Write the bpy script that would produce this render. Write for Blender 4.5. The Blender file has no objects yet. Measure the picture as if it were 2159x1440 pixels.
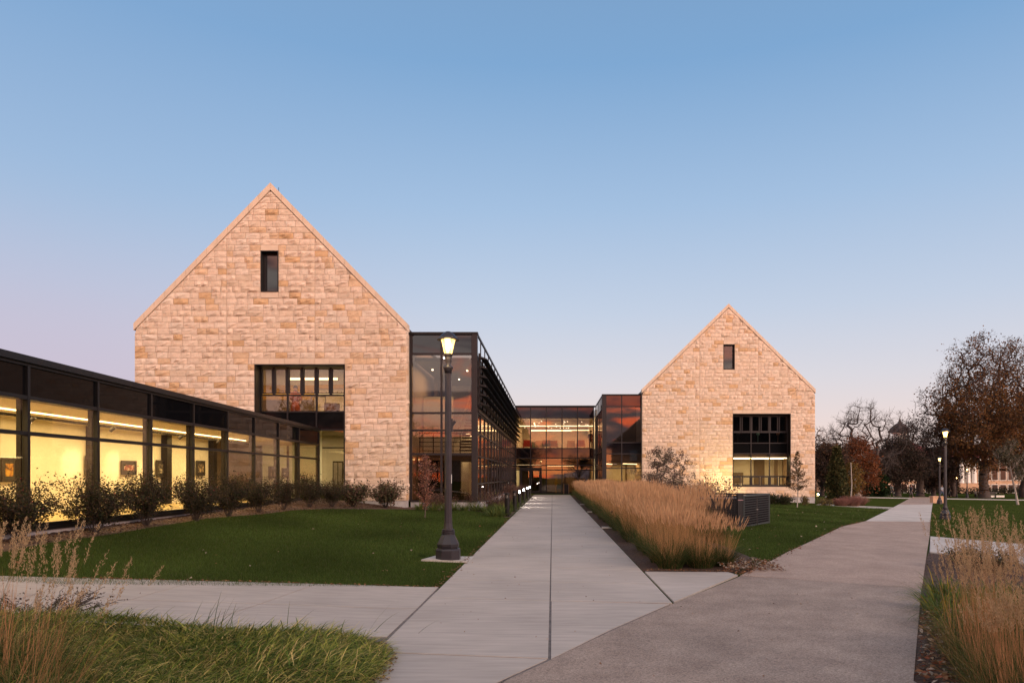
import bpy, bmesh, math, random
import numpy as np
from mathutils import Vector, Matrix
R = math.radians
PI = math.pi
# ------------------------------------------------------------------ camera, sky, light, exposure
S = bpy.context.scene
C = S.collection
F = 1500.0; PX, PY = 1165.0, 1004.0; CAMZ = 1.6
cam_d = bpy.data.cameras.new('camera'); cam = bpy.data.objects.new('camera', cam_d); C.objects.link(cam)
cam.location = (0, 0, CAMZ); cam.rotation_euler = (R(90), 0, 0)
cam_d.sensor_width = 36; cam_d.lens = F / 2159 * 36
cam_d.shift_x = (1079.5 - PX) / 2159; cam_d.shift_y = (PY - 720) / 2159
cam_d.clip_end = 3000; cam_d.clip_start = 0.05
S.camera = cam
S.view_settings.view_transform = 'Standard'; S.view_settings.look = 'None'
S.view_settings.exposure = 0.32; S.view_settings.gamma = 1; S.view_settings.use_curve_mapping = False
try:
    S.cycles.use_denoising = True; S.cycles.max_bounces = 8; S.cycles.transparent_max_bounces = 24
    S.cycles.sample_clamp_indirect = 4; S.cycles.sample_clamp_direct = 0
except Exception: pass

def build_world():
    w = bpy.data.worlds.new('World'); S.world = w; w.use_nodes = True
    nt = w.node_tree; N = nt.nodes; L = nt.links; N.clear()
    def nd(t, **k):
        n = N.new(t)
        for a, b in k.items(): setattr(n, a, b)
        return n
    def math_(op, a, b=None, clamp=False):
        m = nd('ShaderNodeMath', operation=op, use_clamp=clamp)
        for i, v in enumerate((a, b)):
            if v is None: continue
            if isinstance(v, (int, float)): m.inputs[i].default_value = v
            else: L.new(v, m.inputs[i])
        return m.outputs[0]
    def mix(f, a, b, mode='MIX'):
        m = nd('ShaderNodeMix', data_type='RGBA', blend_type=mode)
        if isinstance(f, (int, float)): m.inputs[0].default_value = f
        else: L.new(f, m.inputs[0])
        for i, v in ((6, a), (7, b)):
            if isinstance(v, tuple): m.inputs[i].default_value = (*v, 1)
            else: L.new(v, m.inputs[i])
        return m.outputs[2]
    def ramp(f, stops):
        r = nd('ShaderNodeValToRGB'); r.color_ramp.interpolation = 'B_SPLINE' if False else 'LINEAR'
        while len(r.color_ramp.elements) < len(stops): r.color_ramp.elements.new(0.5)
        for e, (p, c) in zip(r.color_ramp.elements, stops):
            e.position = p; e.color = (*c, 1)
        L.new(f, r.inputs[0]); return r.outputs[0]
    def mapr(v, a, b, c=0., d=1., smooth=True):
        m = nd('ShaderNodeMapRange', interpolation_type='SMOOTHSTEP' if smooth else 'LINEAR')
        L.new(v, m.inputs[0])
        for i, q in enumerate((a, b, c, d)): m.inputs[i + 1].default_value = q
        return m.outputs[0]
    tc = nd('ShaderNodeTexCoord'); sp = nd('ShaderNodeSeparateXYZ'); L.new(tc.outputs['Generated'], sp.inputs[0])
    x, y, z = sp.outputs
    # eastern twilight sky (away from the sunset): pink-grey belt at the horizon to steel blue overhead
    east = ramp(z, [(0.0, (.72, .54, .475)), (.06, (.655, .54, .525)), (.13, (.55, .53, .58)), (.22, (.425, .485, .60)),
                    (.35, (.285, .405, .58)), (.50, (.160, .300, .505)), (.70, (.14, .235, .39)), (1.0, (.20, .23, .31))])
    # pinker and a little darker towards the north-west (left of the picture)
    lf = mapr(x, -.05, -.62)
    low = mapr(z, .34, .08)
    lfl = math_('MULTIPLY', lf, low)
    east = mix(math_('MULTIPLY', lfl, .85), east, (.55, .405, .49))
    east = mix(math_('MULTIPLY', lf, .30), east, (.17, .28, .47))
    # sunset half of the sky with a bank of lit clouds
    west = ramp(z, [(0.0, (3.8, 1.15, .35)), (.045, (2.8, .85, .42)), (.085, (1.3, .90, .85)), (.15, (1.25, 1.05, 1.0)), (.30, (1.6, 1.4, 1.25)),
                    (.55, (1.35, 1.2, 1.05)), (1.0, (.20, .23, .31))])
    mp = nd('ShaderNodeMapping'); L.new(tc.outputs['Generated'], mp.inputs[0]); mp.inputs['Scale'].default_value = (2.2, 2.2, 9.0); mp.inputs['Location'].default_value = (1.9, 0, 1.3)
    ns = nd('ShaderNodeTexNoise'); L.new(mp.outputs[0], ns.inputs['Vector'])
    ns.inputs['Scale'].default_value = 2.1; ns.inputs['Detail'].default_value = 6; ns.inputs['Roughness'].default_value = .55
    ns.inputs['Distortion'].default_value = .6
    cl = mapr(ns.outputs[0], .455, .56)
    cl = math_('MULTIPLY', cl, mapr(z, .62, .36))
    cloudcol = ramp(z, [(0.0, (4.6, .60, .18)), (.08, (4.0, .62, .24)), (.13, (2.4, .85, .60)), (.18, (1.9, 1.0, .85)), (.27, (2.2, 1.1, .85)), (.45, (1.6, .9, .8)), (.62, (.8, .75, .8))])
    ns2 = nd('ShaderNodeTexNoise'); L.new(mp.outputs[0], ns2.inputs['Vector']); ns2.inputs['Scale'].default_value = 3.2; ns2.inputs['Detail'].default_value = 4
    cloudcol = mix(mapr(ns2.outputs[0], .46, .56), cloudcol, (.30, .25, .33))
    west = mix(cl, west, cloudcol)
    back = mapr(y, .15, -.45)
    sky = mix(back, east, west)
    below = mapr(z, -.0, -.04)
    sky = mix(below, sky, (.10, .09, .08))
    ni = nd('ShaderNodeTexSky', sky_type='NISHITA', sun_disc=False)
    ni.sun_elevation = R(2); ni.sun_rotation = R(180 - 48); ni.air_density = 1; ni.dust_density = 1
    b1 = nd('ShaderNodeBackground'); L.new(sky, b1.inputs[0]); b1.inputs[1].default_value = 1.0
    b2 = nd('ShaderNodeBackground'); L.new(ni.outputs[0], b2.inputs[0]); b2.inputs[1].default_value = .02
    ad = nd('ShaderNodeAddShader'); L.new(b1.outputs[0], ad.inputs[0]); L.new(b2.outputs[0], ad.inputs[1])
    out = nd('ShaderNodeOutputWorld'); L.new(ad.outputs[0], out.inputs[0])
build_world()
# afterglow of the sun just set, behind the camera and to the right
sd = bpy.data.lights.new('sun', 'SUN'); sd.energy = 2.4; sd.angle = R(28); sd.color = (1.0, .73, .57)
so = bpy.data.objects.new('sun', sd); C.objects.link(so)
_az, _el = R(48), R(13)
_d = Vector((math.sin(_az) * math.cos(_el), -math.cos(_az) * math.cos(_el), math.sin(_el)))   # towards the sun
so.rotation_euler = _d.to_track_quat('Z', 'Y').to_euler()

# ------------------------------------------------------------------ terrain height and picture measurements
BX = [-400, -60, -10.0, -8.7, -6.4, -1.8, 5, 21, 35, 65, 200, 900]
BZ = [1.2, .9, .62, .45, .2, 0, 0, -.52, -.9, -1.6, -2.2, -2.4]
def gz(x): return float(np.interp(x, BX, BZ))
def at(px, py, Y): return Vector(((px - PX) / F * Y, Y, CAMZ - (py - PY) / F * Y))
def G(px, py):
    Y = CAMZ * F / (py - PY)
    for _ in range(40):
        Y = .5 * Y + .5 * (CAMZ - gz((px - PX) / F * Y)) * F / (py - PY)
    x = (px - PX) / F * Y
    return Vector((x, Y, gz(x)))

# ------------------------------------------------------------------ materials
def new_mat(name):
    m = bpy.data.materials.new(name); m.use_nodes = True
    nt = m.node_tree; p = nt.nodes['Principled BSDF']; return m, nt, p
def setp(p, **k):
    al = dict(rough='Roughness', metal='Metallic', spec='Specular IOR Level', coat='Coat Weight', ior='IOR')
    for a, v in k.items(): p.inputs[al[a]].default_value = v
def pmat(name, col, rough=.6, metal=0., var=.15, scale=6., bump=0., bscale=40., spec=.5, vec='Object', stretch=None, col2=None):
    m, nt, p = new_mat(name); N, L = nt.nodes, nt.links
    setp(p, rough=rough, metal=metal, spec=spec)
    tc = N.new('ShaderNodeTexCoord'); src = tc.outputs[vec]
    if stretch:
        mp = N.new('ShaderNodeMapping'); mp.inputs['Scale'].default_value = stretch; L.new(src, mp.inputs[0]); src = mp.outputs[0]
    n = N.new('ShaderNodeTexNoise'); n.inputs['Scale'].default_value = scale; n.inputs['Detail'].default_value = 5; L.new(src, n.inputs['Vector'])
    r = N.new('ShaderNodeValToRGB'); r.color_ramp.elements[0].position = .3; r.color_ramp.elements[1].position = .7
    c2 = col2 or tuple(c * (1 + var) for c in col); c1 = tuple(c * (1 - var) for c in col)
    r.color_ramp.elements[0].color = (*c1, 1); r.color_ramp.elements[1].color = (*c2, 1)
    L.new(n.outputs[0], r.inputs[0]); L.new(r.outputs[0], p.inputs['Base Color'])
    if bump:
        n2 = N.new('ShaderNodeTexNoise'); n2.inputs['Scale'].default_value = bscale; n2.inputs['Detail'].default_value = 4; L.new(src, n2.inputs['Vector'])
        b = N.new('ShaderNodeBump'); b.inputs['Strength'].default_value = bump; b.inputs['Distance'].default_value = .02
        L.new(n2.outputs[0], b.inputs['Height']); L.new(b.outputs[0], p.inputs['Normal'])
    return m
def colmat(name, rough=.7, trans=.0, var=.12, scale=9., bump=0., bscale=60.):
    """base colour from the piece's own colour attribute, with fine grain"""
    m, nt, p = new_mat(name); N, L = nt.nodes, nt.links
    setp(p, rough=rough, spec=.3 if 'stone' in name else .06)
    a = N.new('ShaderNodeAttribute'); a.attribute_name = 'Col'
    tc = N.new('ShaderNodeTexCoord')
    n = N.new('ShaderNodeTexNoise'); n.inputs['Scale'].default_value = scale; n.inputs['Detail'].default_value = 6; n.inputs['Roughness'].default_value = .65
    L.new(tc.outputs['Object'], n.inputs['Vector'])
    mr = N.new('ShaderNodeMapRange'); mr.inputs[1].default_value = .3; mr.inputs[2].default_value = .7; mr.inputs[3].default_value = 1 - var; mr.inputs[4].default_value = 1 + var
    L.new(n.outputs[0], mr.inputs[0])
    mx = N.new('ShaderNodeVectorMath'); mx.operation = 'SCALE'; L.new(a.outputs['Color'], mx.inputs[0]); L.new(mr.outputs[0], mx.inputs['Scale'])
    L.new(mx.outputs[0], p.inputs['Base Color'])
    if bump:
        n2 = N.new('ShaderNodeTexNoise'); n2.inputs['Scale'].default_value = bscale; n2.inputs['Detail'].default_value = 5; L.new(tc.outputs['Object'], n2.inputs['Vector'])
        b = N.new('ShaderNodeBump'); b.inputs['Strength'].default_value = bump; b.inputs['Distance'].default_value = .03
        L.new(n2.outputs[0], b.inputs['Height']); L.new(b.outputs[0], p.inputs['Normal'])
    if trans:
        t = N.new('ShaderNodeBsdfTranslucent'); L.new(mx.outputs[0], t.inputs[0])
        ms = N.new('ShaderNodeMixShader'); ms.inputs[0].default_value = trans
        L.new(p.outputs[0], ms.inputs[1]); L.new(t.outputs[0], ms.inputs[2])
        L.new(ms.outputs[0], N['Material Output'].inputs[0])
    return m
def emat(name, col, st):
    m, nt, p = new_mat(name)
    p.inputs['Base Color'].default_value = (.8, .8, .8, 1); p.inputs['Emission Color'].default_value = (*col, 1); p.inputs['Emission Strength'].default_value = st
    return m
def glassmat(name, tint, ior=1.9, wav=0.0):
    m, nt, p = new_mat(name); N, L = nt.nodes, nt.links; N.remove(p)
    t = N.new('ShaderNodeBsdfTransparent'); t.inputs[0].default_value = (*tint, 1)
    g = N.new('ShaderNodeBsdfGlossy'); g.inputs['Roughness'].default_value = .012; g.inputs[0].default_value = (1, .97, .95, 1)
    f = N.new('ShaderNodeFresnel'); f.inputs[0].default_value = ior
    # fresnel depends on which side is hit; keep the outer ior on both faces
    ge = N.new('ShaderNodeNewGeometry')
    mi = N.new('ShaderNodeMix'); mi.data_type = 'FLOAT'; mi.inputs[2].default_value = ior; mi.inputs[3].default_value = 1 / ior
    L.new(ge.outputs['Backfacing'], mi.inputs[0]); L.new(mi.outputs[0], f.inputs[0])
    mx = N.new('ShaderNodeMixShader'); L.new(f.outputs[0], mx.inputs[0]); L.new(t.outputs[0], mx.inputs[1]); L.new(g.outputs[0], mx.inputs[2])
    if wav:
        tc = N.new('ShaderNodeTexCoord'); n = N.new('ShaderNodeTexNoise'); n.inputs['Scale'].default_value = .8; n.inputs['Detail'].default_value = 1
        L.new(tc.outputs['Object'], n.inputs['Vector'])
        b = N.new('ShaderNodeBump'); b.inputs['Strength'].default_value = wav; b.inputs['Distance'].default_value = .02
        L.new(n.outputs[0], b.inputs['Height']); L.new(b.outputs[0], g.inputs['Normal'])
    L.new(mx.outputs[0], N['Material Output'].inputs[0])
    return m
def groundmat(name, stops, scale, bump, bscale, rough=.85, wave=None, speck=0):
    m, nt, p = new_mat(name); N, L = nt.nodes, nt.links; setp(p, rough=rough, spec=.25 if 'soil' not in name else 0)
    tc = N.new('ShaderNodeTexCoord')
    n = N.new('ShaderNodeTexNoise'); n.inputs['Scale'].default_value = scale; n.inputs['Detail'].default_value = 8; n.inputs['Roughness'].default_value = .6
    src = tc.outputs['Object']
    if wave:
        mp = N.new('ShaderNodeMapping'); mp.inputs['Scale'].default_value = wave; L.new(src, mp.inputs[0]); L.new(mp.outputs[0], n.inputs['Vector'])
    else: L.new(src, n.inputs['Vector'])
    r = N.new('ShaderNodeValToRGB')
    while len(r.color_ramp.elements) < len(stops): r.color_ramp.elements.new(.5)
    for e, (q, c) in zip(r.color_ramp.elements, stops): e.position = q; e.color = (*c, 1)
    L.new(n.outputs[0], r.inputs[0]); last = r.outputs[0]
    if speck:
        v = N.new('ShaderNodeTexVoronoi'); v.inputs['Scale'].default_value = speck; L.new(src, v.inputs['Vector'])
        sh = N.new('ShaderNodeSeparateColor'); L.new(v.outputs['Color'], sh.inputs[0])
        mr = N.new('ShaderNodeMapRange'); mr.inputs[3].default_value = .68; mr.inputs[4].default_value = 1.34; L.new(sh.outputs[0], mr.inputs[0])
        vm = N.new('ShaderNodeVectorMath'); vm.operation = 'SCALE'; L.new(last, vm.inputs[0]); L.new(mr.outputs[0], vm.inputs['Scale']); last = vm.outputs[0]
    big = N.new('ShaderNodeTexNoise'); big.inputs['Scale'].default_value = .55; big.inputs['Detail'].default_value = 7; L.new(src, big.inputs['Vector'])
    mr2 = N.new('ShaderNodeMapRange'); mr2.inputs[1].default_value = .3; mr2.inputs[2].default_value = .7; mr2.inputs[3].default_value = .87; mr2.inputs[4].default_value = 1.10; L.new(big.outputs[0], mr2.inputs[0])
    vm2 = N.new('ShaderNodeVectorMath'); vm2.operation = 'SCALE'; L.new(last, vm2.inputs[0]); L.new(mr2.outputs[0], vm2.inputs['Scale'])
    L.new(vm2.outputs[0], p.inputs['Base Color'])
    n2 = N.new('ShaderNodeTexNoise'); n2.inputs['Scale'].default_value = bscale; n2.inputs['Detail'].default_value = 4; L.new(src, n2.inputs['Vector'])
    b = N.new('ShaderNodeBump'); b.inputs['Strength'].default_value = bump; b.inputs['Distance'].default_value = .02
    L.new(n2.outputs[0], b.inputs['Height']); L.new(b.outputs[0], p.inputs['Normal'])
    return m
M = {}
M['stone'] = colmat('rock_faced_limestone', .85, 0, .13, 5., .55, 22.)
M['smooth'] = pmat('smooth_limestone', (.60, .455, .35), .8, var=.07, scale=3, bump=.1, bscale=30)
M['mortar'] = pmat('mortar', (.40, .30, .23), .9, var=.1)
M['black'] = pmat('black_metal', (.009, .008, .009), .42, .3, var=.15, spec=.4)
M['bronze'] = pmat('dark_bronze_metal', (.024, .019, .021), .45, .35, var=.12, spec=.4)
M['lampmetal'] = pmat('lamp_post_paint', (.028, .024, .031), .42, .2, var=.12, bump=.05, bscale=60)
M['glass'] = glassmat('tinted_glass', (.62, .56, .50), 1.72, .03)
M['gglass'] = glassmat('gallery_glass', (.86, .82, .72), 1.35, .02)
M['wglass'] = glassmat('clear_glass', (.78, .75, .70), 1.35, .02)
m_, nt_, p_ = new_mat('spandrel_glass'); p_.inputs['Base Color'].default_value = (.006, .005, .007, 1); setp(p_, rough=.03, ior=1.55, spec=.6); M['spandrel'] = m_
m_, nt_, p_ = new_mat('dark_spandrel_glass'); p_.inputs['Base Color'].default_value = (.005, .005, .006, 1); setp(p_, rough=.03, ior=1.22, spec=.2); M['gspandrel'] = m_
M['concrete'] = groundmat('broom_finished_concrete', [(.3, (.38, .325, .295)), (.7, (.50, .43, .39))], 1.6, .12, 180, wave=(1, 9, 1))
M['pale'] = groundmat('pale_concrete', [(.3, (.45, .40, .37)), (.7, (.58, .52, .49))], 2, .1, 150)
M['foundation'] = pmat('foundation_concrete', (.40, .37, .38), .85, var=.1, scale=4, bump=.1)
M['aggregate'] = groundmat('exposed_aggregate', [(.3, (.275, .205, .172)), (.7, (.37, .285, .238))], 2.2, .35, 160, speck=95)
M['tan'] = groundmat('tan_aggregate', [(.3, (.33, .235, .195)), (.7, (.42, .31, .255))], 1.8, .25, 160, speck=95)
M['joint'] = pmat('joint_sealant', (.16, .13, .12), .9, var=.3, scale=10)
M['lawn'] = groundmat('lawn_soil', [(.3, (.036, .050, .012)), (.7, (.058, .075, .017))], 5, .6, 60)
M['mulch'] = groundmat('shredded_bark_mulch', [(.3, (.070, .040, .030)), (.55, (.135, .082, .060)), (.75, (.20, .13, .10))], 24, 1.0, 45)
M['dmulch'] = groundmat('dark_bark_mulch', [(.3, (.035, .020, .015)), (.7, (.14, .08, .058))], 22, 1.0, 45)
M['blade'] = colmat('grass_blade', .6, .3, .08, 3)
M['leaf'] = colmat('leaf', .55, .3, .1, 4)
M['bark'] = pmat('bark', (.10, .075, .06), .9, var=.35, scale=9, bump=.6, bscale=25)
M['darkbark'] = pmat('dark_bark', (.055, .040, .036), .9, var=.3, scale=9)
M['palebark'] = pmat('pale_bark', (.33, .28, .25), .9, var=.2, scale=9)
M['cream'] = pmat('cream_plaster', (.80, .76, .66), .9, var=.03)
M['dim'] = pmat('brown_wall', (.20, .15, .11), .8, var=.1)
M['ceiling'] = pmat('ceiling_tile', (.62, .56, .46), .9, var=.04)
M['floorin'] = pmat('gallery_floor', (.55, .42, .22), .45, var=.08)
M['led'] = emat('led_strip_light', (1, .80, .46), 7)
M['spotlamp'] = emat('downlight', (1, .88, .68), 14)
M['lamp'] = emat('lamp_bulb_lit', (1, .80, .42), 16)
m_, nt_, p_ = new_mat('lantern_glass'); p_.inputs['Base Color'].default_value = (.9, .7, .3, 1); p_.inputs['Emission Color'].default_value = (1, .66, .19, 1); p_.inputs['Emission Strength'].default_value = 2.6
_t = nt_.nodes.new('ShaderNodeBsdfTransparent'); _t.inputs[0].default_value = (1, .9, .7, 1); _m = nt_.nodes.new('ShaderNodeMixShader'); _m.inputs[0].default_value = .55
nt_.links.new(_t.outputs[0], _m.inputs[1]); nt_.links.new(p_.outputs[0], _m.inputs[2]); nt_.links.new(_m.outputs[0], nt_.nodes['Material Output'].inputs[0]); M['lampglass'] = m_
M['bollight'] = emat('bollard_light', (1, .93, .84), 26)
M['flood'] = emat('flood_lens', (1, .78, .30), 40)
M['redroof'] = pmat('red_tile_roof', (.20, .040, .035), .85, var=.2, scale=1, bump=.3, bscale=6)
M['greyroof'] = pmat('slate_roof', (.055, .042, .042), .8, var=.2, scale=1)
M['farstone'] = pmat('campus_limestone', (.50, .31, .20), .9, var=.18, scale=.9)
M['white'] = pmat('white_paint', (.75, .72, .68), .6, var=.04)
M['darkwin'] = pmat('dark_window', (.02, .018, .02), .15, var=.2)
M['fence'] = pmat('black_fence_metal', (.016, .014, .017), .5, .2, var=.2)
M['fencepost'] = pmat('fence_post_metal', (.045, .055, .060), .45, .3, var=.15)
M['yellow'] = pmat('yellow_panel', (.62, .38, .06), .7, var=.08)
M['wood'] = pmat('wood', (.30, .15, .08), .6, var=.25, scale=4)
M['steel'] = pmat('steel', (.35, .33, .32), .35, .8, var=.1)
M['skin'] = pmat('skin', (.45, .27, .20), .6, var=.05)
M['frame'] = pmat('picture_frame', (.03, .02, .018), .5, var=.1)
M['mat'] = pmat('picture_mount', (.035, .03, .028), .8, var=.05)
def solid(name, col, rough=.7): 
    if name not in M: M[name] = pmat(name, col, rough, var=.1, scale=5)
    return M[name]

# ------------------------------------------------------------------ mesh helpers
def link(o, parent=None):
    C.objects.link(o)
    if parent is not None: o.parent = parent
    return o
def np_mesh(name, V, Fc, col=None, smooth=False):
    V = np.asarray(V, np.float32).reshape(-1, 3); Fc = np.asarray(Fc, np.int32)
    me = bpy.data.meshes.new(name); me.vertices.add(len(V)); me.vertices.foreach_set('co', V.ravel())
    m, k = Fc.shape
    me.loops.add(m * k); me.loops.foreach_set('vertex_index', Fc.ravel())
    me.polygons.add(m); me.polygons.foreach_set('loop_start', np.arange(0, m * k, k, dtype=np.int32))
    try: me.polygons.foreach_set('loop_total', np.full(m, k, np.int32))
    except Exception: pass
    if smooth: me.polygons.foreach_set('use_smooth', np.ones(m, bool))
    me.update(calc_edges=True)
    if col is not None:
        a = me.color_attributes.new('Col', 'FLOAT_COLOR', 'POINT')
        c = np.ones((len(V), 4), np.float32); c[:, :3] = col; a.data.foreach_set('color', c.ravel())
    return me
def np_obj(name, V, Fc, mat, parent=None, col=None, smooth=False):
    me = np_mesh(name, V, Fc, col, smooth); me.materials.append(mat)
    return link(bpy.data.objects.new(name, me), parent)
class MB:
    def __init__(s): s.v = []; s.f = []; s.c = []
    def _add(s, vs, fs, col=None):
        b = len(s.v); s.v += [tuple(v) for v in vs]; s.f += [tuple(i + b for i in f) for f in fs]
        s.c += [col or (1, 1, 1)] * len(vs)
    def box(s, x0, x1, y0, y1, z0, z1, mat=None):
        vs = [Vector(p) for p in ((x0, y0, z0), (x1, y0, z0), (x1, y1, z0), (x0, y1, z0), (x0, y0, z1), (x1, y0, z1), (x1, y1, z1), (x0, y1, z1))]
        if mat is not None: vs = [mat @ v for v in vs]
        s._add(vs, [(0, 3, 2, 1), (4, 5, 6, 7), (0, 1, 5, 4), (1, 2, 6, 5), (2, 3, 7, 6), (3, 0, 4, 7)]); return s
    def bar(s, p, q, w, h=None, up=(0, 0, 1)):
        p, q = Vector(p), Vector(q); h = h or w; d = (q - p); L = d.length; d = d / L
        u = Vector(up)
        if abs(d.dot(u)) > .99: u = Vector((1, 0, 0))
        a = d.cross(u).normalized(); b = a.cross(d)
        m = Matrix((( a.x, d.x, b.x, p.x), (a.y, d.y, b.y, p.y), (a.z, d.z, b.z, p.z), (0, 0, 0, 1)))
        return s.box(-w / 2, w / 2, 0, L, -h / 2, h / 2, m)
    def tube(s, pts, rs, n=8):
        pts = [Vector(p) for p in pts]
        if isinstance(rs, (int, float)): rs = [rs] * len(pts)
        rings = []; 
        for i, p in enumerate(pts):
            d = (pts[min(i + 1, len(pts) - 1)] - pts[max(i - 1, 0)]).normalized()
            u = Vector((0, 0, 1)) if abs(d.z) < .9 else Vector((1, 0, 0))
            a = d.cross(u).normalized(); b = a.cross(d)
            rings += [p + (a * math.cos(2 * PI * k / n) + b * math.sin(2 * PI * k / n)) * rs[i] for k in range(n)]
        fs = []
        for i in range(len(pts) - 1):
            for k in range(n): fs.append((i * n + k, i * n + (k + 1) % n, (i + 1) * n + (k + 1) % n, (i + 1) * n + k))
        fs.append(tuple(range(n))[::-1]); fs.append(tuple((len(pts) - 1) * n + k for k in range(n)))
        s._add(rings, fs); return s
    def lathe(s, prof, n=16, c=(0, 0, 0), rot=0, closed=True):
        c = Vector(c); vs = []; fs = []
        for r, z in prof:
            vs += [c + Vector((r * math.cos(2 * PI * k / n + rot), r * math.sin(2 * PI * k / n + rot), z)) for k in range(n)]
        for i in range(len(prof) - 1):
            for k in range(n): fs.append((i * n + k, i * n + (k + 1) % n, (i + 1) * n + (k + 1) % n, (i + 1) * n + k))
        if closed:
            fs.append(tuple(range(n))[::-1]); fs.append(tuple((len(prof) - 1) * n + k for k in range(n)))
        s._add(vs, fs); return s
    def prism(s, poly, axis, a, b):
        """polygon (2D) extruded along axis 'x','y' or 'z' from a to b"""
        def P(u, v, w): return {'y': (u, w, v), 'x': (w, u, v), 'z': (u, v, w)}[axis]
        n = len(poly); vs = [P(u, v, a) for u, v in poly] + [P(u, v, b) for u, v in poly]
        fs = [tuple(range(n)), tuple(range(n, 2 * n))[::-1]] + [(i, i + n, (i + 1) % n + n, (i + 1) % n) for i in range(n)]
        s._add(vs, fs); return s
    def mesh(s, name, fixn=True):
        me = bpy.data.meshes.new(name); me.from_pydata(s.v, [], s.f)
        if fixn:
            bm = bmesh.new(); bm.from_mesh(me); bmesh.ops.recalc_face_normals(bm, faces=bm.faces); bm.to_mesh(me); bm.free()
        me.update(); return me
    def build(s, name, mat, parent=None, loc=None, bevel=0, smooth=False, fixn=True):
        me = s.mesh(name, fixn); me.materials.append(mat)
        o = link(bpy.data.objects.new(name, me), parent)
        if loc is not None: o.location = loc
        if smooth:
            for p in me.polygons: p.use_smooth = True
        if bevel:
            b = o.modifiers.new('bevel', 'BEVEL'); b.width = bevel; b.segments = 2; b.limit_method = 'ANGLE'
        return o
def tag(o, label=None, cat=None, group=None, kind=None):
    if label: o['label'] = label
    if cat: o['category'] = cat
    if group: o['group'] = group
    if kind: o['kind'] = kind
    return o
def thing(name, label, cat, loc=(0, 0, 0), rz=0., group=None, scale=1.):
    o = bpy.data.objects.new(name, None); C.objects.link(o); o.location = loc; o.rotation_euler = (0, 0, rz)
    o.scale = (scale,) * 3; o.empty_display_size = .2
    return tag(o, label, cat, group)
def dup(o, loc, rz=0., label=None, scale=None, group=None):
    r = o.copy(); C.objects.link(r); r.location = loc; r.rotation_euler = (0, 0, rz)
    if label: r['label'] = label
    if group: r['group'] = group
    if scale is not None: r.scale = scale if isinstance(scale, tuple) else (scale,) * 3
    for ch in list(o.children):
        c = ch.copy(); C.objects.link(c); c.parent = r
        for g in list(ch.children):
            d = g.copy(); C.objects.link(d); d.parent = c
    return r
def structure(o): o['kind'] = 'structure'; return o

# ------------------------------------------------------------------ draped ground sheets
def drape(name, poly, mat, h, parent=None, skirt=.06, ysub=None, bevel=0):
    bm = bmesh.new(); vs = [bm.verts.new((x, y, 0)) for x, y in poly]; bm.faces.new(vs)
    xs = [p[0] for p in poly]
    for bx in BX:
        if min(xs) < bx < max(xs):
            bmesh.ops.bisect_plane(bm, geom=bm.verts[:] + bm.edges[:] + bm.faces[:], plane_co=(bx, 0, 0), plane_no=(1, 0, 0))
    for v in bm.verts: v.co.z = gz(v.co.x) + h
    bmesh.ops.recalc_face_normals(bm, faces=bm.faces)
    if sum(f.normal.z for f in bm.faces) < 0: bmesh.ops.reverse_faces(bm, faces=bm.faces)
    if skirt:
        be = [e for e in bm.edges if len(e.link_faces) == 1]
        r = bmesh.ops.extrude_edge_only(bm, edges=be)
        for g in r['geom']:
            if isinstance(g, bmesh.types.BMVert): g.co.z -= skirt
    me = bpy.data.meshes.new(name); bm.to_mesh(me); bm.free(); me.materials.append(mat)
    return link(bpy.data.objects.new(name, me), parent)
def gp(*pts): return [tuple(G(*p).xy) for p in pts]
def inset(poly, d):
    """shrink a convex polygon by d"""
    cx = sum(p[0] for p in poly) / len(poly); cy = sum(p[1] for p in poly) / len(poly); out = []
    n = len(poly); area = sum(poly[i][0] * poly[(i + 1) % n][1] - poly[(i + 1) % n][0] * poly[i][1] for i in range(n))
    sg = 1 if area > 0 else -1; lines = []
    for i in range(n):
        a = Vector(poly[i]); b = Vector(poly[(i + 1) % n]); t = (b - a).normalized(); nn = Vector((-t.y, t.x)) * sg
        lines.append((a + nn * d, t))
    for i in range(n):
        (p, t), (q, u) = lines[i - 1], lines[i]
        den = t.x * u.y - t.y * u.x
        if abs(den) < 1e-4: out.append(tuple(q)); continue
        w = q - p; s_ = (w.x * u.y - w.y * u.x) / den; out.append(tuple(p + t * s_))
    return out
def inpoly(P, poly):
    x, y = P[:, 0], P[:, 1]; r = np.zeros(len(P), bool); j = len(poly) - 1
    for i in range(len(poly)):
        xi, yi = poly[i]; xj, yj = poly[j]
        c = ((yi > y) != (yj > y)) & (x < (xj - xi) * (y - yi) / (yj - yi + 1e-12) + xi); r ^= c; j = i
    return r
def gza(x): return np.interp(x, BX, BZ)

structure(np_obj('ground', [(x, y, gz(x)) for x in BX for y in (-400, 1500)],
                 [(2 * i, 2 * i + 2, 2 * i + 3, 2 * i + 1) for i in range(len(BX) - 1)], M['lawn']))

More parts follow.
